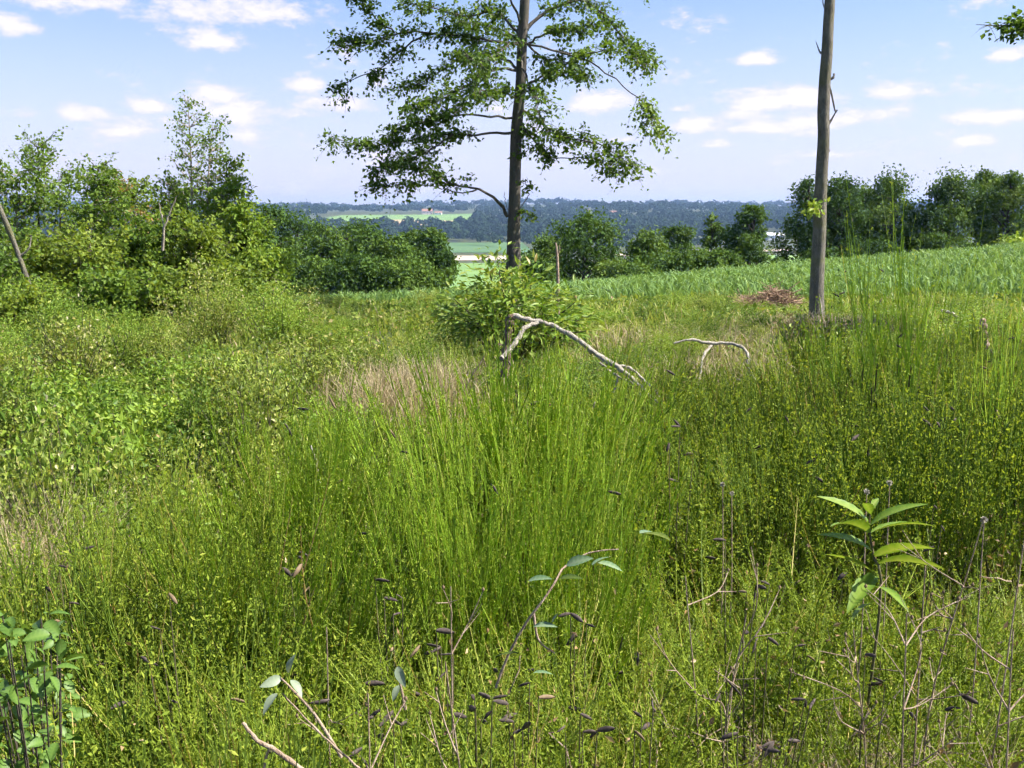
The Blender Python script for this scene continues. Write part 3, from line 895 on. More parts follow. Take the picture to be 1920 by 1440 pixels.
def wispy(px, ytop, d, width_px, label, mat, barkm, n_br=24, per=7, leaf=.07, seed=0, ntw=5, xt=None, f0=.35, name='sapling', group='thin saplings above the thicket', rise=(.35, 1.1), shape=.85):
    """open young tree: straight stem, many short rising branches, leaves on twigs"""
    global rng
    keep = rng; rng = np.random.default_rng(500 + seed)
    b = ground_at(px, d)
    t = thing(name, label, 'sapling' if name == 'sapling' else 'tree', b, group)
    top = at(xt if xt else px, ytop, d) - b
    path = smooth_path([np.array([0, 0, -.1]), top * .35 + rng.normal(size=3) * .04, top * .7 + rng.normal(size=3) * .05, top], 20)
    wd, lf = MB(), MB()
    wd.tubes(path, np.linspace(.045, .005, 20), 6)
    W = width_px / F * d * .5
    for k in range(n_br):
        u = f0 + (1 - f0) * (k + rng.uniform(0, 1)) / n_br * .98
        st = path[int(u * 19)]
        a = rng.uniform(0, 6.28)
        ln = W * (1.15 - u * shape) / (1.15 - f0 * shape) * rng.uniform(.35, 1.3)
        e = st + np.array([math.cos(a) * ln, math.sin(a) * ln, ln * rng.uniform(*rise)])
        pth = smooth_path([st, (st + e) / 2 + np.array([0, 0, -.06 * ln]), e], 7)
        wd.tubes(pth, np.linspace(.013, .003, 7), 4)
        spray(wd, lf, pth, .12, ntw, .28, leaf, per, droop=.2, r0=.006, flat=.5)
    wd.build('stem', barkm, t, smooth=True); lf.build('foliage', mat, t)
    rng = keep
    return t


for i, (px, yt, d, wp, mt, lb) in enumerate(th):
    if i < 8:
        wispy(px, yt - 34, d, wp * 1.1, lb, M[mt], M['bark_pale'] if i % 3 == 0 else M['bark_dark'], 58, 9, .075, 120 + i, 8, None, .08, 'young_tree', G_TH, (.1, .9), .7)
    else:
        wispy(px, yt - 10, d, wp * 1.25, lb, M[mt], M['bark_dark'], 56, 10, .075, 120 + i, 9, None, .02, 'young_tree', G_TH, (.05, .9), .6)
wispy(372, 182, 21, 120, 'tallest wispy birch sapling with a bare tip above the left thicket', M['thicket'], M['bark_pale'], 40, 6, .06, 1, 5, xt=352)
wispy(385, 225, 20.5, 110, 'second wispy birch stem leaning right beside the tallest sapling', M['thicket'], M['bark_pale'], 34, 7, .06, 2, 5, xt=400)
wispy(425, 290, 21, 110, 'short leafy sapling right of the tallest birch', M['thicket_lit'], M['bark_dark'], 32, 8, .07, 3, 5)
wispy(185, 305, 22, 100, 'open sapling with a dead brown side left of centre in the thicket', M['thicket'], M['bark_dark'], 30, 7, .07, 4, 5, f0=.5)
wispy(218, 335, 21.5, 45, 'small sapling with orange brown dying leaves', M['rust'], M['bark_dark'], 12, 7, .065, 5, 4, f0=.75)
wispy(72, 262, 24, 110, 'flat topped airy sapling at the far left above the thicket', M['thicket'], M['bark_dark'], 20, 8, .075, 6, 5, f0=.74)
wispy(300, 335, 21, 80, 'pale forked sapling with a sparse round top in the thicket', M['thicket'], M['bark_pale'], 20, 7, .07, 7, 4, f0=.62, xt=312)
wispy(265, 395, 19.5, 50, 'drooping sapling with yellow brown leaves in the thicket', M['rust'], M['bark_pale'], 10, 6, .065, 8, 4, f0=.6)

# leaning dead trunk
ld = thing('leaning_dead_trunk', 'grey dead trunk leaning left at the left picture edge', 'dead trunk', ground_at(80, 15.5))
b0 = np.array(ld.location)
pth = smooth_path([at(86, 625, 15.5) - b0, at(60, 550, 15.5) - b0, at(28, 460, 15.4) - b0, at(4, 402, 15.3) - b0, at(-30, 330, 15.2) - b0], 24)
pth[0, 2] = min(pth[0, 2], -.1)
MB().tubes(pth, np.linspace(.032, .042, 24) * (1 + .08 * np.sin(np.arange(24))), 10).build('trunk', M['bark_bare'], ld, smooth=True)
MB().tubes(smooth_path([pth[10], pth[10] + [.15, 0, .12], pth[10] + [.2, 0, .3]], 6), np.linspace(.02, .006, 6), 5).build('branch_stub', M['bark_pale'], ld)

# ------------------------------------------------------------------ maize field
rng = np.random.default_rng(77)
rows = []
for x in np.arange(-26, 66, .75):
    ys = np.arange(25, 82, .26)
    rows.append(np.stack([x + rng.normal(0, .05, len(ys)), ys + rng.normal(0, .04, len(ys))], 1))
B = np.concatenate(rows)
u_ = B[:, 0] / B[:, 1]
edge = np.interp(u_, [-.4, -.17, -.06, .05, .15, .3, .55], [44, 40, 36, 32, 28, 26, 24])
far_e = np.interp(u_, [-.4, -.17, .07, .22, .5], [60, 62, 68, 74, 81])
keepm = (B[:, 1] > edge + rng.normal(0, .4, len(B))) & (B[:, 1] < far_e) & (np.abs(u_) < .62) & (u_ > -.3)
# thin out with distance, where single plants are no longer told apart
keepm &= rng.uniform(0, 1, len(B)) < np.clip(46 / B[:, 1], .45, 1)
B = B[keepm]
n = len(B)
base = np.stack([B[:, 0], B[:, 1], H(B[:, 0], B[:, 1])], 1)
hgt = rng.uniform(.55, .9, n) * np.interp(B[:, 1], [25, 35], [.8, 1])
mz = MB()
for k in range(7):
    a = rng.uniform(0, 6.28, n)
    D = np.stack([np.cos(a), np.sin(a)], 1)
    st = base + np.array([0, 0, 1.]) * (hgt * (.08 + .085 * k))[:, None]
    mz.blades(st, D, hgt * (.62 - .02 * k), np.interp(B[:, 1], [25, 80], [.05, .11]), rng.uniform(.5, 1.0, n), np.clip(rng.normal(.45, .22, n), 0, 1))
tag(mz.build('maize_crop', M['maize']), 'field of young green maize rising to the right behind the clearing', 'crop', kind='stuff')
gx, gy = np.meshgrid(np.linspace(-.32, .66, 60), np.linspace(0, 1, 50))
e0 = np.interp(gx, [-.4, -.17, -.06, .05, .15, .3, .55], [44, 40, 36, 32, 28, 26, 24])
e1 = np.interp(gx, [-.4, -.17, .07, .22, .5], [60, 62, 68, 74, 81])
YY = e0 + (e1 - e0) * gy; XX = gx * YY
i = np.arange(3000).reshape(50, 60)
MBf = MB().add(np.stack([XX, YY, H(XX, YY) + .012], -1), np.stack([i[:-1, :-1], i[:-1, 1:], i[1:, 1:], i[1:, :-1]], -1).reshape(-1, 4))
structure(MBf.build('field_soil', M['field_soil'], smooth=True), 'soil of the maize field', 'field')

# ------------------------------------------------------------------ ground vegetation (countless): grass, low leaves, dry grass
rng = np.random.default_rng(5)
_ph = rng.uniform(0, 6.28, (12, 2)); _fr = rng.normal(size=(12, 2)) * np.linspace(.35, 2.2, 12)[:, None]


def patchy(x, y):
    """smooth random field, about 0..1"""
    s = 0
    for (a, b), (f, g_) in zip(_ph, _fr):
        s = s + np.sin(x * f + a + .6 * np.sin(y * g_ * .7)) * np.cos(y * g_ + b)
    return .5 + s / 9.0


def scatter(n, d0, d1, u0, u1):
    d = np.exp(rng.uniform(math.log(d0), math.log(d1), n))
    u = rng.uniform(u0, u1, n)
    x = u * d
    return np.stack([x, d, H(x, d)], 1), u, d


def veg_h(u, d):
    """typical height of the low vegetation"""
    h = np.interp(d, [1, 2.5, 5, 9, 14, 22, 34, 45], [.22, .26, .27, .27, .28, .28, .34, .34])
    return h


Pn, u, d = scatter(85000, .75, 46, -.66, .66)
pt = patchy(Pn[:, 0], Pn[:, 1])
# not inside the maize
edge = np.interp(u, [-.4, -.17, -.06, .05, .15, .3, .55], [44, 40, 36, 32, 28, 26, 24])
k = d < edge + .5
Pn, u, d, pt = Pn[k], u[k], d[k], pt[k]
n = len(Pn)
hgt = veg_h(u, d) * rng.uniform(.45, 1.25, n) * (.7 + .6 * pt)
a = rng.uniform(0, 6.28, n)
gr = MB()
gr.blades(Pn, np.stack([np.cos(a), np.sin(a)], 1), hgt, np.maximum(.004, .0011 * d) * rng.uniform(.7, 1.4, n), rng.uniform(.08, .6, n), np.clip(.15 + .55 * pt + rng.normal(0, .2, n), 0, 1))
tag(gr.build('grass', M['grass']), 'long green grass growing all over the clearing', 'grass', kind='stuff')

Pn, u, d = scatter(150000, .75, 34, -.66, .66)
pt = patchy(Pn[:, 0] + 31, Pn[:, 1] - 17)
n = len(Pn)
edge = np.interp(u, [-.4, -.17, -.06, .05, .15, .3, .55], [44, 40, 36, 32, 28, 26, 24])
ok = d < edge
hgt = veg_h(u, d) * (.35 + 1.0 * pt) * np.sqrt(rng.uniform(0, 1, n))
C = Pn + np.array([0, 0, 1.]) * hgt[:, None]
N = nrm(np.array([0, 0, .5]) + rng.normal(size=(n, 3)) * .8)
Dr = nrm(rand_dir(n) + np.array([0, 0, .3]))
sz = np.maximum(.02, .0036 * d) * np.clip(np.exp(rng.normal(0, .4, n)), .4, 1.9)
tone = np.clip(.1 + .5 * pt + rng.normal(0, .22, n), 0, 1)
MBc = MB().leaves(C[ok], Dr[ok], N[ok], sz[ok], sz[ok] * .6, tone[ok])
tag(MBc.build('ground_cover', M['cover']), 'low mixed leafy weeds covering the ground', 'weeds', kind='stuff')

dg = MB()
for (px, d0, sx, sy, cnt, hg) in [(725, 8.3, .45, .6, 1900, .42), (800, 9.0, .45, .5, 1100, .4), (20, 3.7, .2, .3, 1300, .6), (1560, 14.2, 1.0, .7, 1600, .3), (1330, 9.6, .7, .7, 900, .35), (1500, 2.0, .35, .4, 1500, .36), (1750, 2.1, .4, .4, 3000, .42), (1250, 11.5, 1.2, 1., 1600, .35), (1850, 1.75, .3, .35, 2400, .42), (1150, 1.9, .3, .3, 700, .4)]:
    c = ground_at(px, d0)
    x = c[0] + rng.normal(0, sx * .6, cnt); y = np.maximum(.9, c[1] + rng.normal(0, sy * .6, cnt))
    a = rng.uniform(0, 6.28, cnt)
    bs = np.stack([x, y, H(x, y)], 1)
    dg.blades(bs, np.stack([np.cos(a), np.sin(a)], 1), hg * rng.uniform(.5, 1.3, cnt), np.maximum(.0025, .0009 * y), rng.uniform(.1, .8, cnt), rng.uniform(0, 1, cnt))
tag(dg.build('dry_grass', M['dry']), 'patches of straw coloured dry grass among the green', 'dry grass', kind='stuff')

Pn, u, d = scatter(7500, 1.1, 9, -.6, .6)
ok = rng.uniform(0, 1, len(u)) < np.clip(.35 + 1.2 * u, .12, 1)
Pn, d = Pn[ok], d[ok]; n = len(Pn)
C = Pn + np.array([0, 0, 1.]) * rng.uniform(.15, .62, n)[:, None] * np.interp(Pn[:, 0], [.2, .8], [1, .8])[:, None]
sz = rng.uniform(.012, .03, n)
tag(MB().leaves(C, rand_dir(n), rand_dir(n), sz, sz * .5, rng.uniform(0, 1, n)).build('withered_leaves', M['withered']), 'small withered brown leaves caught among the plants', 'dead leaves', kind='stuff')
Pn, u, d = scatter(900, 1.2, 6, -.55, .62)
ok = rng.uniform(0, 1, len(u)) < np.clip(.3 + 1.4 * u, .1, 1) * np.where(d < 2.6, 1, .4)
Pn = Pn[ok]; n = len(Pn)
A = Pn + np.array([0, 0, 1.]) * rng.uniform(.05, .45, n)[:, None]
Dv = nrm(rand_dir(n) + np.array([0, 0, .5])); L = rng.uniform(.1, .34, n)
P = A[:, None] + Dv[:, None] * (L[:, None] * np.linspace(0, 1, 5))[:, :, None] + rng.normal(size=(n, 5, 3)) * .008
tag(MB().tubes(P, np.linspace(.0022, .0009, 5)[None] * rng.uniform(.6, 1.5, (n, 1)), 4).build('dead_twigs', M['twig']), 'tangle of thin grey dead twigs among the foreground plants', 'twigs', kind='stuff')

# ------------------------------------------------------------------ broom bushes
def make_broom(seed, n_main=16, n_sec=11, splay=.34, base=.10, r=.0024, leaflets=9, wild=0., leaf=.011, full=.62):
    """unit-height broom: woody foot, upright green rods, tiny leaflets; returns (meshes, points for pods)"""
    global rng
    keep = rng; rng = np.random.default_rng(3000 + seed)
    k = 6
    t = np.linspace(0, 1, k)
    a = rng.uniform(0, 6.28, n_main)
    b0 = np.sqrt(rng.uniform(0, 1, n_main)) * base
    S = np.stack([np.cos(a), np.sin(a)], 1)
    ht = rng.uniform(full, 1.0, n_main)
    out = splay * rng.uniform(.1, 1., n_main)
    Pm = np.zeros((n_main, k, 3))
    Pm[:, :, :2] = S[:, None] * (b0[:, None] + out[:, None] * (t ** 1.15)[None])[:, :, None]
    Pm[:, :, 2] = ht[:, None] * t[None] - .04
    Pm[:, 1:-1, :2] += rng.normal(size=(n_main, k - 2, 2)) * (.014 + .012 * wild)
    rods = MB(); wood_ = MB(); lf = MB()
    wood_.tubes(Pm[:, :4], np.linspace(r * 2.3, r * 1.3, 4)[None] * np.ones((n_main, 1)), 4)
    rods.tubes(Pm[:, 3:], np.linspace(r * 1.2, r * .45, 3)[None] * np.ones((n_main, 1)), 3, rng.uniform(.1, .8, n_main))
    # secondary rods
    m = n_main * n_sec
    pi = np.repeat(np.arange(n_main), n_sec)
    u = rng.uniform(.18, .92, m)
    fi = u * (k - 1); ii = np.clip(fi.astype(int), 0, k - 2); fr = (fi - ii)[:, None]
    A = Pm[pi, ii] * (1 - fr) + Pm[pi, ii + 1] * fr
    T = nrm(Pm[pi, ii + 1] - Pm[pi, ii])
    Sd = rand_dir(m); Sd[:, 2] = 0
    D = nrm(T + Sd * (rng.uniform(.12, .5, m) * (1 + 1.1 * wild))[:, None] + np.array([0, 0, .35]) + rng.normal(size=(m, 3)) * .12 * wild)
    L = ht[pi] * rng.uniform(.2, .5, m) * (1.15 - .35 * u)
    tt = np.linspace(0, 1, 4)[None, :, None]
    Ps = A[:, None] + D[:, None] * L[:, None, None] * tt + np.array([0, 0, 1.]) * (L * .12)[:, None, None] * tt ** 2 - Sd[:, None] * (L * .1)[:, None, None] * tt ** 2
    tone = np.clip(rng.normal(.45, .22, m) + (rng.uniform(0, 1, m) < .05) * .5, 0, 1)
    rods.tubes(Ps, np.linspace(r * .85, r * .3, 4)[None] * np.ones((m, 1)), 3, tone)
    # leaflets
    q = m * leaflets
    qi = np.repeat(np.arange(m), leaflets)
    s = rng.uniform(.02, .98, q)[:, None]
    C = A[qi] + D[qi] * L[qi][:, None] * s + rng.normal(size=(q, 3)) * .004
    C[:, 2] += L[qi] * .12 * s[:, 0] ** 2
    C -= Sd[qi] * (L[qi] * .1)[:, None] * s ** 2
    Dr = nrm(D[qi] * .8 + rand_dir(q) * .8)
    lf.leaves(C, Dr, rand_dir(q), leaf * rng.uniform(.6, 1.4, q), leaf * .45, np.clip(rng.normal(.45, .22, q), 0, 1))
    pods = Ps[rng.integers(0, m, 40), 2]
    rng = keep
    return rods, wood_, lf, pods


broom_protos = {}


def broom_set(key, mat, **kw):
    lst = []
    for s in range(kw.pop('n', 4)):
        rods, wd, lf, pods = make_broom(hash_seed(key) + s, **kw)
        lst.append((rods.mesh('green_rods', mat), wd.mesh('woody_stems', M['broom_wood']), lf.mesh('leaflets', M['broom_leaf']), pods))
    broom_protos[key] = lst


def hash_seed(k):
    return sum(ord(c) * (i + 1) for i, c in enumerate(k)) % 900


broom_set('near', M['broom'], n=6, n_main=30, n_sec=16, splay=.66, base=.16, r=.0024, leaflets=24, leaf=.0135, wild=1.1)
broom_set('tall', M['broom_bright'], n=4, n_main=38, n_sec=15, splay=.6, base=.12, r=.0032, leaflets=17, leaf=.0135, full=.62, wild=.4)
broom_set('dark', M['broom_dark'], n=4, n_main=32, n_sec=14, splay=.45, base=.16, r=.0028, leaflets=10, leaf=.019, wild=.5)
broom_set('far', M['broom_dark'], n=3, n_main=26, n_sec=10, splay=.42, base=.18, r=.0045, leaflets=6, leaf=.028)
broom_set('sparse', M['broom_bright'], n=2, n_main=9, n_sec=8, splay=.3, base=.05, r=.003, leaflets=9, leaf=.014, full=.7, wild=.3)

# one pod mesh, shared: flat, pointed, slightly curved
pm = MB()
k = 7
tt = np.linspace(0, 1, k)
pp = np.stack([tt * .05 - .0, .003 * np.sin(tt * 3), -.004 * tt ** 2], 1)
pm.tubes(pp, .0066 * np.sin(np.clip(tt * .93 + .05, 0, 1) * math.pi) ** .6 + .0006, 6)
pm.V[0][:, 1] *= .62
POD = pm.mesh('seed_pod', M['pod'], True)
POD_TAN = POD.copy(); POD_TAN.materials.clear(); POD_TAN.materials.append(M['pod_brown'])


def broom(px, d, height, key, label, group=None, width=None, pods=0, i=None):
    lst = broom_protos[key]
    rods, wd, lf, pp_ = lst[random.randrange(len(lst)) if i is None else i % len(lst)]
    r = thing('broom_bush', label, 'broom bush', ground_at(px, d), group)
    r.rotation_euler = (0, 0, random.uniform(0, 6.28))
    wdt = width or height
    r.scale = (wdt, wdt, height)
    for nm, me in (('green_rods', rods), ('woody_stems', wd), ('leaflets', lf)):
        o = link_obj(nm, me); o.parent = r
        if nm != 'woody_stems': o['kind'] = 'stuff'
    for j in range(pods):
        o = link_obj('seed_pod', POD if random.random() < .85 else POD_TAN)
        o.parent = r
        q_ = sorted(range(len(pp_)), key=lambda a_: -pp_[a_][2])[(j * 2) % len(pp_)]
        o.location = pp_[q_]
        o.rotation_euler = (random.gauss(0, .4), random.gauss(.1, .5), random.uniform(0, 6.28))
        f = random.uniform(.55, .95)
        o.scale = (f / wdt, f / wdt, f / height)
    return r


def broom_top(px, ytop, d, key, label, **kw):
    h = at(px, ytop, d)[2] - ground_at(px, d)[2]
    return broom(px, d, max(.3, h * 1.0), key, label, **kw)


random.seed(3)
broom_top(955, 645, 4.3, 'tall', 'tallest bright green broom bush in the middle under the arched dead branch', pods=1, width=1.05, i=0)
broom_top(1060, 690, 4.35, 'tall', 'bright broom bush right beside the tallest one in the middle', pods=1, width=.95, i=1)
broom_top(870, 715, 4.1, 'tall', 'bright broom bush left beside the tallest one in the middle', pods=1, width=.9, i=2)
broom_top(1130, 770, 3.9, 'tall', 'broom bush at the right end of the bright central clump', pods=1, width=.8, i=3)
broom_top(790, 830, 3.7, 'tall', 'broom bush at the left end of the bright central clump', pods=1, width=.8, i=1)
broom_top(975, 790, 3.45, 'tall', 'bright broom bush in front of the tallest central one', pods=1, width=.8, i=2)
broom_top(860, 900, 3.0, 'tall', 'short broom bush at the front left of the central clump', pods=1, width=.65, i=3)
broom_top(1080, 930, 2.95, 'tall', 'short broom bush at the front right of the central clump', pods=1, width=.6, i=0)
broom_top(520, 765, 3.7, 'tall', 'tall broom bush with dark upright rods left of centre', pods=1, width=.75, i=0)
broom_top(590, 815, 3.8, 'tall', 'slim broom bush just right of the dark upright one at left', pods=1, width=.55, i=3)
broom_top(430, 850, 3.5, 'near', 'pale green broom bush left of the dark upright one', pods=1, width=.8, i=1)
broom_top(320, 900, 3.3, 'near', 'second broom bush left of the dark upright one', pods=1, width=.75, i=2)
broom_top(520, 930, 2.9, 'tall', 'short broom bush in front of the dark upright one at left', pods=1, width=.6, i=1)
broom_top(215, 930, 3.1, 'near', 'third broom bush left of the dark upright one', pods=1, width=.8)
broom_top(90, 980, 2.9, 'dark', 'broom bush near the left edge above the broad leaved shrub', pods=1, width=.8)
# foreground carpet of broom
G_N = 'broom bushes carpeting the foreground'
near_lbl = {0: 'dark podded broom bush in the left part of the foreground carpet', 1: 'broom bush hung with dark pods in the middle foreground carpet', 2: 'broom bush mixed with dry grass in the right foreground carpet'}
cnt = 0
for row, d in enumerate([1.62, 1.85, 2.1, 2.4, 2.75, 3.1]):
    npx = 11
    for c in range(npx):
        px = -140 + (c + (row % 2) * .5 + random.uniform(-.3, .3)) * 2250 / npx
        z = 0 if px < 640 else (1 if px < 1280 else 2)
        hgt = random.uniform(.42, .82) * (1 - .05 * row) * (1.22 if px < 640 else 1)
        if z == 2 and d < 2.2: hgt *= .5 + .2 * random.random()
        if d < 1.8: hgt *= .85
        if px < 170 and d < 2.2: continue
        pods = 2 if d < 2.6 else 1
        if 1540 < px < 1760 and 2.2 < d < 3.0: hgt *= .6
        band = 'along the bottom edge' if d < 1.9 else ('in the lower foreground' if d < 2.6 else 'at the back of the foreground')
        col = ('far left', 'left', 'left of the middle', 'middle', 'right of the middle', 'right', 'far right')[int(np.clip((px + 140) / 2250 * 7, 0, 6))]
        look = ('broom with few dark pods', 'broom hung with dark pods', 'broom mixed with dry grass')[z]
        broom(px, d, hgt, 'dark' if z == 0 and random.random() < .6 else 'near', look + ' ' + band + ', ' + col, 'broom bushes ' + band + ', ' + col, width=random.uniform(.75, 1.0), pods=pods)
# stems of old broom hung with the black pods, pods one by one
POD_STEMS = [('under the left end of the central clump', [(703, 1087), (755, 1122), (737, 1153), (720, 1120)]),
             ('left of the bottom middle', [(713, 1330), (737, 1333), (700, 1345), (752, 1360)]),
             ('above the bottom middle', [(818, 1182), (827, 1213), (838, 1257), (850, 1225)]),
             ('at the bottom middle, left one', [(890, 1312), (923, 1310), (892, 1330), (902, 1352), (875, 1345)]),
             ('at the bottom middle, right one', [(953, 1320), (993, 1280), (1010, 1308), (963, 1353), (980, 1367)]),
             ('right of the bottom middle', [(1088, 1338), (1093, 1372), (1120, 1370), (1060, 1360)]),
             ('below the trailing shoot', [(1070, 1150), (1077, 1188), (1100, 1170)]),
             ('in front of the dry grass at right', [(1203, 1345), (1225, 1330), (1190, 1370)]),
             ('right of the trailing shoot', [(1417, 1098), (1443, 1096), (1360, 1013), (1400, 1110)]),
             ('left of the chestnut seedling foot, upper', [(1393, 1186), (1417, 1202), (1490, 1213), (1514, 1229), (1440, 1195)]),
             ('left of the chestnut seedling foot, lower', [(1362, 1275), (1350, 1300), (1510, 1311), (1518, 1329)]),
             ('at the bottom edge right of the middle', [(1451, 1390), (1477, 1388), (1383, 1374), (1430, 1405)]),
             ('below the chestnut seedling', [(1622, 1227), (1705, 1335), (1660, 1280)]),
             ('beside the chestnut seedling leaves', [(1751, 947), (1751, 1025), (1765, 985)]),
             ('in the left foreground', [(317, 1112), (280, 1243), (320, 1313), (300, 1180)]),
             ('in the dark left broom', [(567, 1047), (545, 1080), (580, 1100)]),
             ('at the left edge above the broad leaved shrub', [(110, 1060), (85, 1100), (130, 1130)]),
             ('right of the central clump', [(1275, 800), (1255, 830), (1300, 850)])]
for lb, pl in POD_STEMS:
    my = sum(y for _, y in pl) / len(pl); mx_ = sum(x for x, _ in pl) / len(pl)
    v = px_dir(mx_, my); d = min(3.6, .98 * v[1] / -v[2])
    b = ground_at(mx_, d)
    t = thing('podded_stem', 'old broom stem with black pods ' + lb, 'broom stem', b)
    sm = MB()
    for (x, y) in pl:
        e = at(x, y, d + random.uniform(-.06, .06)) - b
        sm.tubes(smooth_path([np.array([e[0] * .2, 0, 0]), np.array([e[0] * .7, e[1] * .5, e[2] * .6]), e], 9), np.linspace(.003, .0011, 9), 4)
        for q in range(random.choice([1, 1, 2])):
            o = link_obj('seed_pod', POD if random.random() < .9 else POD_TAN); o.parent = t
            o.location = [float(c) for c in e]
            o.rotation_euler = (random.gauss(0, .5), random.gauss(.15, .45), random.choice([0, math.pi]) + random.gauss(0, .7))
            f = random.uniform(.45, .85); o.scale = (f, f * random.uniform(.6, 1.2), f * random.uniform(.8, 1.3))
    sm.build('stem', M['broom_wood'], t)
# right hand stand of darker broom
ZR = ['in front row', 'in second row', 'in third row', 'in fourth row', 'in fifth row', 'in sixth row', 'in last row']
CR = ['beside the central clump', 'left of its middle', 'right of its middle', 'towards the picture edge']
G_R = 'dark broom bushes of the stand at right'
for row, (d, y0) in enumerate([(3.9, 800), (4.5, 760), (5.2, 710), (6.0, 680), (7.0, 655), (8.2, 640), (9.6, 628)]):
    n = 6 + row // 2
    for c in range(n):
        px = 1220 + (c + (row % 2) * .5 + random.uniform(-.3, .3)) * (2060 - 1220) / n
        yt = y0 + random.uniform(-25, 45) - (px - 1500) * .10 * (1 if px > 1500 else .9)
        yt = max(yt, 600)
        if px < 1450 and row > 3: yt += 40
        broom_top(px, yt, d, 'dark' if d < 6.5 else 'far', 'dark broom ' + ZR[row] + ' of the right stand, ' + CR[int(np.clip((px - 1200) / 860 * 4, 0, 3))], group=G_R + ', ' + ZR[row] + CR[int(np.clip((px - 1200) / 860 * 4, 0, 3))], width=random.uniform(.8, 1.05), pods=(2 if d < 5 else 0))
broom_top(1680, 405, 5.4, 'sparse', 'tall sparse broom with dark pods reaching above the maize at right', pods=10, width=1.15, i=0)
broom_top(1730, 440, 5.6, 'sparse', 'second tall sparse broom right of the podded one', pods=0, width=1.0, i=1)
broom_top(1590, 500, 6.0, 'sparse', 'sparse broom with thin rods just right of the bare trunk', pods=2, width=.9, i=1)
broom_top(1860, 545, 4.6, 'sparse', 'sparse podded broom at the right edge above the dark stand', pods=6, width=.9, i=0)
# mid-distance broom and low bushes
G_M = 'small broom bushes scattered beyond the central clump'
for (px, yt, d) in [(880, 640, 10), (1000, 630, 11.5), (1160, 640, 9.5), (1250, 660, 8.4), (690, 655, 10.5), (600, 640, 12), (760, 640, 13), (1120, 600, 14), (640, 760, 6.2), (1210, 700, 6.8), (1190, 740, 5.6), (1270, 735, 6.), (700, 790, 5.2)]:
    broom_top(px, yt, d, 'far', 'small broom bush standing alone in the middle distance', group=G_M, width=random.uniform(.6, .9))

# ------------------------------------------------------------------ leafy scrub
def make_scrub(seed, nleaf=2600, leaf=.05, n_st=22, spread=.55):
    global rng
    keep = rng; rng = np.random.default_rng(4000 + seed)
    k = 5
    t = np.linspace(0, 1, k)
    a = rng.uniform(0, 6.28, n_st); out = spread * np.sqrt(rng.uniform(0, 1, n_st)); ht = rng.uniform(.5, 1, n_st) * (1 - .25 * out / spread)
    P = np.zeros((n_st, k, 3))
    P[:, :, 0] = np.cos(a)[:, None] * out[:, None] * t ** .9; P[:, :, 1] = np.sin(a)[:, None] * out[:, None] * t ** .9
    P[:, :, 2] = ht[:, None] * t - .03
    P[:, 1:] += rng.normal(size=(n_st, k - 1, 3)) * .035
    wd = MB().tubes(P * np.array([.93, .93, .9]), np.linspace(.006, .002, k)[None] * np.ones((n_st, 1)), 4)
    q = nleaf
    si = rng.integers(0, n_st, q); u = rng.uniform(.15, 1, q) ** .8
    fi = u * (k - 1); ii = np.clip(fi.astype(int), 0, k - 2); fr = (fi - ii)[:, None]
    C = P[si, ii] * (1 - fr) + P[si, ii + 1] * fr + rng.normal(size=(q, 3)) * np.array([.075, .075, .05])
    C[:, 2] = np.maximum(C[:, 2], .02)
    N = nrm(np.array([0, 0, .35]) + rng.normal(size=(q, 3)) * .8)
    sz = leaf * rng.uniform(.55, 1.3, q)
    tone = np.clip(rng.uniform(-.1, .5, n_st)[si] + rng.uniform(0, .55, q), 0, 1)
    lf = MB().leaves(C, rand_dir(q) + np.array([0, 0, .25]), N, sz, sz * .55, tone)
    rng = keep
    return wd, lf


scrub_protos = {}
for key, mat, kw in [('olive', 'scrub', dict(leaf=.038, nleaf=3200, n_st=34, spread=.42)), ('green', 'bramble', dict(leaf=.055, nleaf=2400)), ('dark', 'thicket', dict(leaf=.045, nleaf=3000, spread=.42)), ('yellow', 'thicket_lit', dict(leaf=.05, nleaf=2600)),
                     ('fine_green', 'bramble', dict(leaf=.03, nleaf=5200)), ('fine_olive', 'scrub', dict(leaf=.028, nleaf=5200)), ('fine_yellow', 'thicket_lit', dict(leaf=.03, nleaf=5200)), ('fine_dark', 'thicket', dict(leaf=.03, nleaf=5000, spread=.45))]:
    scrub_protos[key] = []
    for s in range(3):
        wd, lf = make_scrub(hash_seed(key) + s, **kw)
        scrub_protos[key].append((wd.mesh('stems', M['bark_dark']), lf.mesh('leaves', M[mat])))


def scrub(px, d, height, width, key, label, group=None, name='leafy_shrub', cat='shrub'):
    if d > 9: key = 'fine_' + key
    wd, lf = random.choice(scrub_protos[key])
    r = thing(name, label, cat, ground_at(px, d), group)
    r.rotation_euler = (0, 0, random.uniform(0, 6.28)); r.scale = (width, width, height)
    for nm, me in (('stems', wd), ('leaves', lf)):
        o = link_obj(nm, me); o.parent = r
        if nm == 'leaves': o['kind'] = 'stuff'
    return r


random.seed(11)
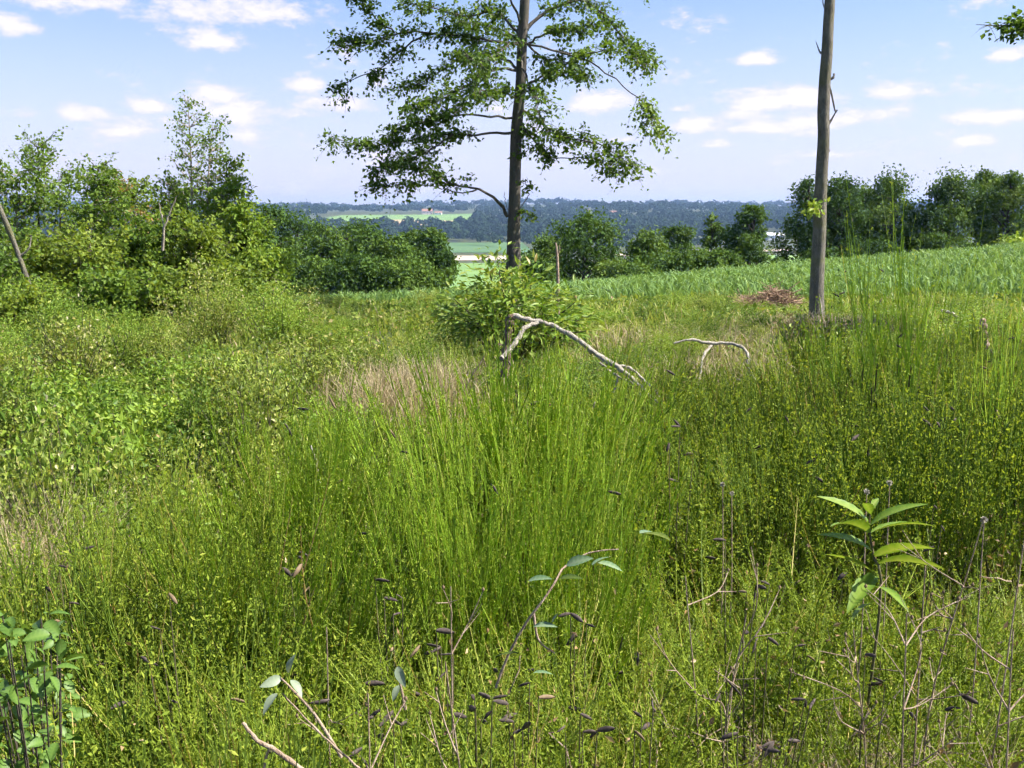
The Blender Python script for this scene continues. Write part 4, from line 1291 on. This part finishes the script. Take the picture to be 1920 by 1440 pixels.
# weedy shrubs of the left middle ground
for row, d in enumerate([4.2, 4.9, 5.7, 6.6, 7.7, 9.0, 10.5, 12.2, 14.0]):
    n = 7
    for c in range(n):
        px = -160 + (c + (row % 2) * .5 + random.uniform(-.35, .35)) * 820 / n
        if 640 < px and 7 < d < 10: continue
        yt = np.interp(d, [4.2, 6, 8, 11, 14], [890, 800, 725, 660, 618]) + random.choice([-30, -10, 10, 40, 90, 130]) * random.uniform(.4, 1.1)
        h = random.choice([.35, .5, .65, .75, .85, 1.0]) * random.uniform(.9, 1.15) * float(np.interp(d, [4, 7, 10, 14], [1.0, .9, 1.05, 1.25]))
        key = random.choice(['olive', 'olive', 'olive', 'green', 'dark']) if d < 9 else random.choice(['olive', 'green', 'green', 'yellow'])
        nm = {'olive': 'olive leafy shrub in the left weeds', 'green': 'fresh green bramble mound in the left weeds', 'dark': 'dark small leaved shrub in the left weeds', 'yellow': 'yellow green bramble mound in the left weeds'}[key]
        pl_ = ('nearest the broom', 'in the middle', 'nearest the thicket')[0 if d < 6 else 1 if d < 10 else 2] + ', ' + ('picture edge', 'left part', 'right part')[0 if px < 100 else 1 if px < 380 else 2]
        scrub(px, d, max(.35, h), random.uniform(.8, 1.3) * max(.62, d * .085), key, nm + ' ' + pl_, 'weedy shrubs at left, ' + key + ' ' + pl_)
for q in range(26):
    d = random.uniform(1.7, 4.2); px = random.uniform(60, 1880)
    key = random.choice(['green', 'dark', 'yellow'])
    zone = ('left', 'middle', 'right')[min(2, int(px / 640))] + (' lower' if d < 2.5 else ' upper')
    scrub(px, d, random.uniform(.4, .62), random.uniform(.28, .5), key, {'green': 'fresh green', 'dark': 'dark green', 'yellow': 'yellow green'}[key] + ' bramble sprig among the broom of the ' + zone + ' foreground', 'bramble sprigs, ' + key + ' ' + zone, 'bramble_sprig', 'bramble')
for q in range(46):
    d = random.uniform(8.5, 14.5); px = random.uniform(600, 1900)
    if 1180 < px < 1460 and d < 10: continue
    key = random.choice(['green', 'olive', 'yellow', 'dark', 'dark'])
    side = ('left of the chestnut bush', 'right of the chestnut bush', 'around the bare trunk foot', 'near the right edge')[0 if px < 960 else 1 if px < 1350 else 2 if px < 1650 else 3]
    scrub(px, d, random.uniform(.32, .58), random.uniform(.4, .95), key, {'green': 'fresh green', 'olive': 'olive', 'yellow': 'yellow green', 'dark': 'dark green'}[key] + ' low shrub ' + side + ' in the middle distance', 'low shrubs ' + side + ', ' + key)
# mounds beyond the clearing floor, in front of the field
for row, d in enumerate([15.5, 18, 21, 25, 29]):
    n = 13
    for c in range(n):
        px = 430 + (c + random.uniform(-.4, .4)) * 1600 / n
        if abs(px - 1530) < 60 and d < 17: continue
        if 880 < px < 1060 and 17.5 < d < 22.5: continue
        yt = np.interp(d, [15.5, 21, 29], [612, 588, 566]) + random.uniform(-12, 20) - max(0, px - 1150) * .012
        h = at(px, yt, d)[2] - ground_at(px, d)[2]
        key = random.choice(['green', 'olive', 'yellow', 'green', 'dark'])
        if random.random() < .45: h = h + random.uniform(.15, .5)
        scrub(px, d, min(1.3, max(.4, h * 1.2)), random.uniform(.9, 1.7), key, {'dark': 'dark leafy mound between the clearing and the field', 'green': 'green bramble mound between the clearing and the field', 'olive': 'olive weedy mound between the clearing and the field', 'yellow': 'yellow green mound between the clearing and the field'}[key], 'low mounds before the field, ' + key)
for (px, yt, d, w_, key, lb) in [(1355, 540, 17.5, .75, 'dark', 'dark bushy shrub left of the brown brushwood heap'),
                                 (535, 590, 15, .9, 'dark', 'dark leafy shrub at the right foot of the left thicket'),
                                 (655, 575, 19, .8, 'dark', 'small dark bush in the green strip left of centre'),
                                 (615, 785, 6.6, .5, 'dark', 'small dark shrub in shade behind the left broom'),
                                 (690, 640, 11, .7, 'dark', 'grey green round shrub above the straw coloured grass'),
                                 (850, 590, 12.2, 1.0, 'dark', 'dark leafy shrub at the left foot of the chestnut bush'),
                                 (1220, 640, 10.2, .8, 'yellow', 'yellow green round bush between the two dead branches'),
                                 (1800, 555, 12, 1.3, 'yellow', 'bright leafy shrub at the field edge right of the tall sparse broom'),
                                 (1900, 560, 11, 1.2, 'green', 'green leafy shrub at the right edge below the field'),
                                 (1620, 565, 14.5, .9, 'olive', 'reddish olive shrub right of the bare trunk foot'),
                                 (1110, 575, 15, 1.0, 'green', 'green bush right of the chestnut bush foot')]:
    h = at(px, yt, d)[2] - ground_at(px, d)[2]
    scrub(px, d, h, w_, key, lb)

# ------------------------------------------------------------------ chestnut bush in front of the tall tree
def big_leaf_mesh(name, mat, teeth=True, wid=.3, curl=.25, nseg=12):
    """unit-length lanceolate leaf with a folded midrib, toothed edge and drooping tip"""
    t = np.linspace(0, 1, nseg + 1)
    hw = wid * .5 * np.sin(np.clip(t ** .8, 0, 1) * math.pi) ** .8
    if teeth: hw = hw * (1 + .13 * (np.arange(nseg + 1) % 2))
    hw[0] = .012; hw[-1] = .004
    z = -curl * t ** 2
    mid = np.stack([t, np.zeros(nseg + 1), z], 1)
    le = mid + np.stack([np.zeros(nseg + 1), hw, hw * .35], 1); ri = mid + np.stack([np.zeros(nseg + 1), -hw, hw * .35], 1)
    V = np.concatenate([mid, le, ri]); n = nseg + 1
    Q = []
    for i in range(nseg):
        Q += [(i, i + 1, n + i + 1, n + i), (2 * n + i, 2 * n + i + 1, i + 1, i)]
    return MB().add(V, Q, None, np.concatenate([np.full(n, .85), np.where(np.arange(n) % 2, .2, .52), np.where(np.arange(n) % 2, .28, .6)])).mesh(name, mat, True)


LEAF_CH = big_leaf_mesh('leaf', M['chestnut'], wid=.26, curl=.35)
LEAF_TIP = big_leaf_mesh('leaf', M['chestnut_tip'], wid=.28)
LEAF_BLUE = big_leaf_mesh('leaf', M['blue_leaf'], False, .42, .2)
LEAF_WHITE = big_leaf_mesh('leaf', M['white_leaf'], False, .45, .3)
LEAF_BROAD = big_leaf_mesh('leaf', M['corner'], True, .55, .3)


def put_leaf(me, parent, pos, direction, size, roll=0.):
    o = link_obj('leaf', me); o.parent = parent
    o.location = [float(c) for c in pos]
    q = Vector([float(c) for c in direction]).to_track_quat('X', 'Z')
    e = q.to_euler(); e.rotate_axis('X', roll)
    o.rotation_euler = e
    o.scale = (size,) * 3
    return o


CD = 11.6
cb_ = thing('chestnut_bush', 'bushy chestnut regrowth with glossy toothed leaves before the tall trunk', 'bush', ground_at(965, CD))
c0 = np.array(cb_.location)
rng = np.random.default_rng(44)
cwd, clf = MB(), MB()
singles = 0
ends = []
for (px, py, dd, rr_) in [(930, 470, 0, 1), (915, 500, -.3, 1), (960, 500, .3, 1), (1000, 515, 0, 1), (1045, 545, .1, 1), (1080, 565, -.1, 1), (1110, 590, .2, .9), (880, 530, .2, 1), (850, 560, -.1, 1), (835, 590, .1, .9), (900, 560, -.6, 1), (960, 560, -.7, 1), (1020, 570, -.6, 1), (1060, 600, -.5, 1), (870, 600, -.5, 1), (940, 525, -.5, 1), (985, 535, -.5, 1), (920, 610, -.7, .9), (1000, 620, -.7, .8), (1100, 620, -.2, .8), (905, 520, .6, 1), (975, 515, .7, 1), (1035, 550, .6, 1), (945, 575, .7, 1), (880, 590, .6, 1), (1075, 600, .5, 1)]:
    e = at(px, py, CD + dd) - c0
    s = np.array([e[0] * .25, e[1] * .3, .02])
    pth = smooth_path([s, (s + e) / 2 + np.array([0, 0, .12]), e], 10)
    cwd.tubes(pth, np.linspace(.016, .004, 10), 5)
    n_l = int(100 * rr_)
    T = nrm(np.gradient(pth, axis=0))
    for q in range(n_l):
        u = rng.uniform(.3, 1) ** .8
        i = min(8, int(u * 9))
        base = pth[i] + (pth[i + 1] - pth[i]) * rng.uniform(0, 1)
        sd = rand_dir(1)[0]; sd[2] *= .5
        dr = nrm(T[i] * .4 + sd + np.array([0, 0, -.05]))
        tw_l = rng.uniform(.02, .26)
        pos = base + dr * tw_l
        sz = rng.uniform(.085, .15)
        tip = py < 520 and u > .75
        if q % 12 == 0 and singles < 250 and pos[1] < .25:
            put_leaf(LEAF_TIP if tip else LEAF_CH, cb_, pos, dr + np.array([0, 0, -.15]), sz, rng.normal() * .5); singles += 1
        else:
            clf.leaves(pos[None], (dr + np.array([0, 0, -.2]))[None], nrm(np.array([[0, 0, 1.]]) + rng.normal(size=(1, 3)) * .35), sz, sz * .34, np.array([rng.uniform(0, 1)]))
cwd.build('stems', M['bark_dark'], cb_, smooth=True)
cf = clf.build('foliage', M['chestnut'], cb_); cf['kind'] = 'stuff'

# thin dead pole behind the bush
pole = thing('dead_pole', 'thin pale dead pole standing behind the chestnut bush', 'dead stem', ground_at(1047, 16))
p0 = np.array(pole.location)
MB().tubes(smooth_path([np.array([0, 0, -.1]), at(1046, 520, 16) - p0, at(1044, 470, 16) - p0, at(1042, 455, 16) - p0], 10), np.linspace(.03, .012, 10), 7).build('stem', M['twig'], pole, smooth=True)
MB().tubes(smooth_path([at(1045, 480, 16) - p0, at(1050, 468, 16) - p0, at(1049, 460, 16) - p0], 5), np.linspace(.012, .005, 5), 5).build('branch_stub', M['twig'], pole)

# ------------------------------------------------------------------ arched dead branches and stumps
def wood_thing(name, label, cat, px, d, parts, mat, partname='limb'):
    """dead wood from picture polylines: parts = [(points (px,py,depth offset), radii px)]"""
    b = ground_at(px, d)
    t = thing(name, label, cat, b)
    for pts, r in parts:
        n = max(10, 5 * len(pts))
        p = smooth_path([at(x, y, d + dd) - b for x, y, dd in pts], n)
        p[1:-1] += rng.normal(size=(n - 2, 3)) * .0003 * d
        rad = np.interp(np.linspace(0, 1, n), np.linspace(0, 1, len(r)), r) * .5 * d / F
        rad = rad * (1 + .07 * rng.normal(size=n) + .06 * np.sin(np.arange(n) * 1.3))
        p[1:-1] += rng.normal(size=(n - 2, 3)) * np.median(rad) * (.15 if d > 4 else .05)
        MB().tubes(p, np.abs(rad), 8).build(partname, mat, t, smooth=True)
    return t


wood_thing('dead_branch', 'bleached dead branch arching over the central broom from a dark stump', 'dead branch', 1100, 6.6,
           [([(962, 592, 0), (985, 598, 0), (1010, 602, 0), (1040, 612, 0), (1080, 634, -.1), (1115, 662, -.15), (1150, 684, -.2), (1175, 700, -.25), (1205, 728, -.3), (1245, 765, -.4)], [10, 9, 8.5, 9, 9.5, 10, 11, 8, 5, 3]),
            ([(1010, 604, 0), (985, 614, -.05), (968, 640, -.1), (940, 672, -.2)], [8, 9, 9.5, 8]),
            ([(1150, 686, -.2), (1180, 690, -.2), (1210, 715, -.3), (1240, 750, -.35), (1248, 790, -.4)], [6, 5, 4, 3, 2]),
            ([(1125, 680, -.1), (1160, 706, -.2), (1200, 722, -.25)], [4, 4, 2]),
            ([(1160, 705, -.2), (1150, 735, -.2), (1120, 745, -.25), (1112, 765, -.25)], [4, 3.5, 3, 2])], M['dead'])
wood_thing('stump', 'dark upright stump carrying the end of the arched dead branch', 'stump', 952, 6.75,
           [([(947, 705, 0), (950, 660, 0), (953, 620, 0), (956, 600, 0), (966, 592, 0)], [18, 15, 15, 16, 9]), ([(930, 645, -.05), (950, 648, 0)], [2, 4])], M['stump'], 'trunk')
wood_thing('dead_branch', 'thin pale dead branch arching right of the central broom', 'dead branch', 1400, 8.6,
           [([(1262, 644, 0), (1295, 637, 0), (1330, 644, 0), (1370, 644, 0), (1398, 658, -.1), (1405, 690, -.2), (1420, 720, -.3), (1432, 750, -.4)], [3, 5, 6, 6, 6, 7, 6, 4]),
            ([(1335, 648, 0), (1320, 665, -.1), (1313, 700, -.2), (1308, 745, -.3)], [5, 5, 4, 3]),
            ([(1370, 705, -.1), (1400, 718, -.2), (1412, 722, -.2)], [2, 4, 5])], M['dead'])
wood_thing('broken_twig', 'small forked dry twig left of the central broom top', 'twig', 900, 5.2,
           [([(868, 735, 0), (888, 700, 0), (908, 668, 0)], [3, 3, 2]), ([(906, 670, 0), (912, 688, 0)], [2, 1.5])], M['twig'])
wood_thing('stump', 'pale weathered stump in the broom near the right edge', 'stump', 1845, 9.5,
           [([(1848, 650, 0), (1845, 625, 0), (1843, 608, 0), (1845, 600, 0)], [17, 14, 13, 10])], M['twig'], 'trunk')
wood_thing('fallen_stick', 'short pale stick lying at the field edge at right', 'stick', 1780, 13, [([(1765, 582, 0), (1785, 588, 0), (1795, 594, 0)], [4, 6, 4])], M['dead'])
wood_thing('withered_plant', 'pale withered stem standing in the left broom', 'dead stem', 592, 3.9, [([(583, 835, 0), (592, 865, 0), (597, 900, 0), (600, 940, 0)], [3, 5, 6, 5])], M['dead'])
wood_thing('bare_sapling', 'pale forked bare stem inside the left thicket', 'bare stem', 305, 16.5, [([(305, 470, 0), (308, 430, 0), (318, 400, 0), (330, 370, 0)], [5, 4, 3, 2]), ([(308, 430, 0), (302, 400, 0), (298, 380, 0)], [3, 2.5, 1.5])], M['bark_pale'])

# heap of brown brushwood
hp = ground_at(1440, 18.5)
heap = thing('brushwood_heap', 'heap of reddish brown cut brushwood left of the bare trunk', 'brush heap', hp)
hb = MB()
nt = 420
a = rng.uniform(0, 6.28, nt); rad_ = np.sqrt(rng.uniform(0, 1, nt))
cx = np.cos(a) * rad_ * .5; cy = np.sin(a) * rad_ * .4
cz = rng.uniform(.0, .3, nt) * (1 - rad_ ** 2 * .7) * (1 + .5 * np.sin(cx * 9)) + .22
dr = nrm(np.stack([rng.normal(size=nt), rng.normal(size=nt), rng.normal(size=nt) * .35], 1))
L = rng.uniform(.25, .6, nt)
k = 4
P = np.stack([cx, cy, cz], 1)[:, None] + dr[:, None] * (L[:, None] * np.linspace(-.5, .5, k))[:, :, None] + rng.normal(size=(nt, k, 3)) * .02
hb.tubes(P, np.linspace(.008, .003, k)[None] * rng.uniform(.7, 1.5, (nt, 1)), 4)
hb.build('twigs', M['brush'], heap)
# low base of the heap so that the twigs rest on something
hv = MB(); ring = 14
V = [(0, 0, .32)]; T = []
for q in range(ring):
    an = q / ring * 6.283; V.append((math.cos(an) * .6, math.sin(an) * .5, -.1)); T.append((0, q + 1, (q + 1) % ring + 1))
hv.add(V, None, T).build('packed_core', M['brush'], heap)

# ------------------------------------------------------------------ foreground plants with single leaves
SD = 2.5
seed = thing('chestnut_seedling', 'chestnut seedling with long toothed leaves in the right foreground', 'seedling', ground_at(1645, SD))
s0 = np.array(seed.location)
stem = smooth_path([np.array([0, 0, 0]), at(1650, 1140, SD) - s0, at(1637, 1040, SD) - s0, at(1630, 990, SD) - s0, at(1632, 940, SD) - s0], 14)
MB().tubes(stem, np.linspace(.0042, .002, 14), 6).build('stem', M['broom_wood'], seed, smooth=True)
for (x0, y0, x1, y1, dd, sc_) in [(1632, 985, 1560, 925, -.02, 1), (1632, 985, 1715, 938, -.03, 1), (1630, 1000, 1558, 968, -.08, .9), (1632, 1000, 1740, 968, .04, 1), (1636, 1035, 1548, 990, -.02, 1.0), (1636, 1045, 1738, 1018, -.05, 1.05),
                                  (1638, 1060, 1735, 1050, .06, 1), (1640, 1075, 1556, 1030, .05, .9), (1632, 960, 1645, 930, .05, .7), (1632, 965, 1620, 930, -.06, .6), (1641, 1090, 1575, 1100, -.1, .9), (1642, 1100, 1700, 1130, -.1, .9), (1645, 1130, 1590, 1150, -.06, .9), (1640, 1080, 1600, 1130, -.12, .8)]:
    A = at(x0, y0, SD) - s0; B_ = at(x1, y1, SD + dd) - s0
    v = B_ - A
    put_leaf(LEAF_CH, seed, A, v + np.array([0, 0, np.linalg.norm(v) * .2]), np.linalg.norm(v) * rng.uniform(.95, 1.15), rng.normal() * .55)

# bramble-like shoots with blue green leaves in the centre foreground
def shoot(name, label, px, d, stems, leaves, lm, stemmat, cat='shoot'):
    b = ground_at(px, d)
    t = thing(name, label, cat, b)
    for pts in stems:
        p = smooth_path([at(x, y, d + dd) - b for x, y, dd in pts], 12)
        MB().tubes(p, np.linspace(.0035, .0015, 12), 5).build('stem', stemmat, t, smooth=True)
    for (x0, y0, x1, y1, dd) in leaves:
        A = at(x0, y0, d - .05) - b; v = at(x1, y1, d - .05 + dd) - b - A
        put_leaf(lm, t, A, v, np.linalg.norm(v) * 1.05, rng.normal() * .5)
    return t


shoot('trailing_shoot', 'trailing woody shoot with blue green leaves in the centre foreground', 1080, 2.1,
      [[(930, 1290, 0), (950, 1235, 0), (985, 1170, 0), (1030, 1110, 0), (1060, 1060, .05), (1110, 1035, .1), (1160, 1030, .1)], [(1000, 1150, 0), (1010, 1200, 0), (1040, 1225, 0)]],
      [(1062, 1060, 1105, 1042, -.02), (1120, 1055, 1165, 1062, -.02), (1110, 1060, 1140, 1038, .02), (990, 1090, 1030, 1078, -.02), (1000, 1175, 1040, 1168, -.02), (975, 1225, 930, 1222, 0), (1000, 1262, 1035, 1258, 0), (1035, 1170, 1042, 1150, 0), (1050, 1085, 1090, 1078, 0), (1200, 1000, 1255, 998, .05)], LEAF_BLUE, M['twig'])
shoot('willow_shoot', 'thin shoot with white backed leaves low in the left foreground', 525, 1.75,
      [[(640, 1420, 0), (590, 1340, 0), (545, 1290, 0), (525, 1270, 0)]],
      [(527, 1270, 495, 1285, -.03), (520, 1300, 490, 1330, -.03), (545, 1275, 568, 1298, -.02), (540, 1262, 545, 1230, .0)], LEAF_WHITE, M['twig'])
shoot('white_backed_leaf_sprig', 'single pale leaf sprig in the lower middle foreground', 745, 1.9,
      [[(760, 1330, 0), (752, 1290, 0), (745, 1262, 0)]], [(745, 1250, 755, 1283, -.03), (748, 1285, 735, 1310, -.02)], LEAF_WHITE, M['twig'])

# broad leaved shrub in the lower left corner
bl = thing('broad_leaved_shrub', 'broad leaved green shrub in the lower left corner', 'shrub', ground_at(20, 1.9))
b0 = np.array(bl.location)
bs = MB()
for q in range(27):
    px = rng.uniform(-50, 120); py = rng.uniform(1150, 1440); dd = rng.uniform(-.3, .25)
    e = at(px, py, 1.95 + dd) - b0
    p = smooth_path([np.array([e[0] * .2, e[1] * .2, 0]), e * .6, e], 10)
    bs.tubes(p, np.linspace(.003, .0012, 10), 5)
    for j in range(11):
        i = 9 - int(6 * rng.uniform(0, 1) ** 2)
        dr = rand_dir(1)[0]; dr[2] *= .4
        put_leaf(LEAF_BROAD, bl, p[i] + dr * .02, dr + np.array([0, 0, -.1]), rng.uniform(.022, .045), rng.normal() * .7)
bs.build('stems', M['bark_dark'], bl)

# dry twiggy stems in the foreground
BUD = MB().tubes(np.array([[0, 0, 0], [0, 0, .004], [0, 0, .009]]), np.array([.001, .004, .001]), 6).mesh('seed_head', M['pod_brown'], True)


def twiggy(px, ytop, d, label, n_b=7, mat='twig', spread=.25, xt=None, r=.0032, group=None, buds=True, pbase=None):
    b = ground_at(px if pbase is None else pbase, d)
    t = thing('dry_stem', label, 'dry stem', b, group)
    top = at(xt or px, ytop, d) - b
    p = smooth_path([np.zeros(3), top * .5 + rng.normal(size=3) * .03, top], 14)
    m_ = MB().tubes(p, np.linspace(r, r * .4, 14), 5)
    tips = []
    for q in range(n_b):
        i = rng.integers(3, 13)
        dr = rand_dir(1)[0]; dr[2] = abs(dr[2]) * .9 + .15
        L = spread * rng.uniform(.3, 1.)
        e = p[i] + nrm(dr) * L
        pp2 = smooth_path([p[i], (p[i] + e) / 2 + rng.normal(size=3) * .015, e], 7)
        m_.tubes(pp2, np.linspace(r * .6, r * .25, 7), 4)
        for z in range(2):
            s2 = pp2[rng.integers(2, 6)]; e2 = s2 + nrm(dr + rand_dir(1)[0] * .8) * L * .4
            m_.tubes(np.array([s2, (s2 + e2) / 2, e2]), np.array([r * .4, r * .3, r * .2]), 4)
        tips.append(e)
    m_.build('stem', M[mat], t, smooth=True)
    for e in tips if buds else []:
        o = link_obj('seed_head', BUD); o.parent = t; o.location = [float(c) for c in e]
    return t


G_D = 'bare dry stems in the right foreground'
for (px, yt, d, xt, lb) in [(1830, 970, 2.2, 1845, 'upright forked dry stem with tiny heads at the right edge'), (1760, 1060, 2.1, 1735, 'slanting grey dry stem left of the forked one at right'), (1895, 980, 2.15, 1925, 'dry stem leaning out of the right picture edge'),
                            (1790, 1150, 1.9, 1700, 'low tangled dry stem in the right foreground'), (1850, 1180, 1.8, 1900, 'low dry stem in the lower right corner'), (1640, 1180, 2.0, 1600, 'dry stem below the chestnut seedling'), (1300, 1080, 2.3, 1285, 'thin dry stem between the shoot and the seedling'), (1420, 1150, 2.1, 1400, 'short dry stem among brown pods right of the middle')]:
    twiggy(px, yt, d, lb, 9, xt=xt, group=G_D, spread=.22)
for (px, yt, d, xt, lb) in [(640, 1175, 2.0, 612, 'slanting straw coloured dry stem left of the lower middle'), (700, 1300, 1.7, 690, 'dry branching stem at the bottom left of the middle'), (860, 1240, 1.75, 835, 'thin dry stem with pods at the bottom middle'), (860, 1100, 2.0, 845, 'short dry stem in the central foreground')]:
    twiggy(px, yt, d, lb, 4, xt=xt, spread=.15)
wood_thing('fallen_stick', 'thick pale dead stick rising from the bottom edge left of the middle', 'stick', 520, 1.55, [([(455, 1355, 0), (480, 1385, 0), (520, 1410, 0), (570, 1445, 0)], [7, 9, 10, 11]), ([(505, 1400, 0), (495, 1440, 0)], [5, 5])], M['twig'])
wood_thing('fallen_stick', 'thin straight grey stick crossing the lower left foreground', 'stick', 620, 1.7, [([(530, 1300, 0), (590, 1365, 0), (650, 1420, 0), (690, 1455, 0)], [3, 4, 5, 5])], M['twig'])

# white seed heads
for (px, py, d, lb) in [(1355, 908, 3.2, 'round white seed head on a thin stalk right of the central broom'), (1372, 925, 3.2, 'smaller white seed head just below the round one'), (1845, 975, 2.2, 'brownish seed head at the tip of the forked dry stem'), (1625, 922, 2.6, 'small pale seed head above the chestnut seedling'), (1668, 905, 2.7, 'second pale seed head right above the chestnut seedling')]:
    b = ground_at(px, d); t = thing('seeding_weed', lb, 'weed', b)
    e = at(px, py, d) - b
    p = smooth_path([np.zeros(3), e * .5 + [.02, 0, 0], e], 8)
    MB().tubes(p, np.linspace(.0022, .0015, 8), 4).build('stalk', M['twig'], t)
    fl = MB(); D = rand_dir(60)
    fl.leaves(np.repeat(e[None], 60, 0), D, rand_dir(60), .009, .004, .5)
    fl.build('seed_head', M['seed'], t)

# ------------------------------------------------------------------ summer haze over the valley
hz = MB().box((-4700, -4700, -32), (4700, 4700, 62)).build('haze', M['white'])
hz['kind'] = 'stuff'; hz['label'] = 'thin bluish summer haze over the valley'; hz['category'] = 'haze'
hm = bpy.data.materials.new('haze_air'); hm.use_nodes = True
hm.node_tree.nodes.clear()
gz = NT(hm.node_tree)
pv = gz.n('ShaderNodeVolumePrincipled')
pv.inputs['Color'].default_value = (.38, .58, 1, 1)
pv.inputs['Density'].default_value = .00015
pv.inputs['Anisotropy'].default_value = .2
oz = gz.n('ShaderNodeOutputMaterial'); gz.l(pv.outputs[0], oz.inputs['Volume'])
hm.cycles.homogeneous_volume = True
hz.data.materials.clear(); hz.data.materials.append(hm)
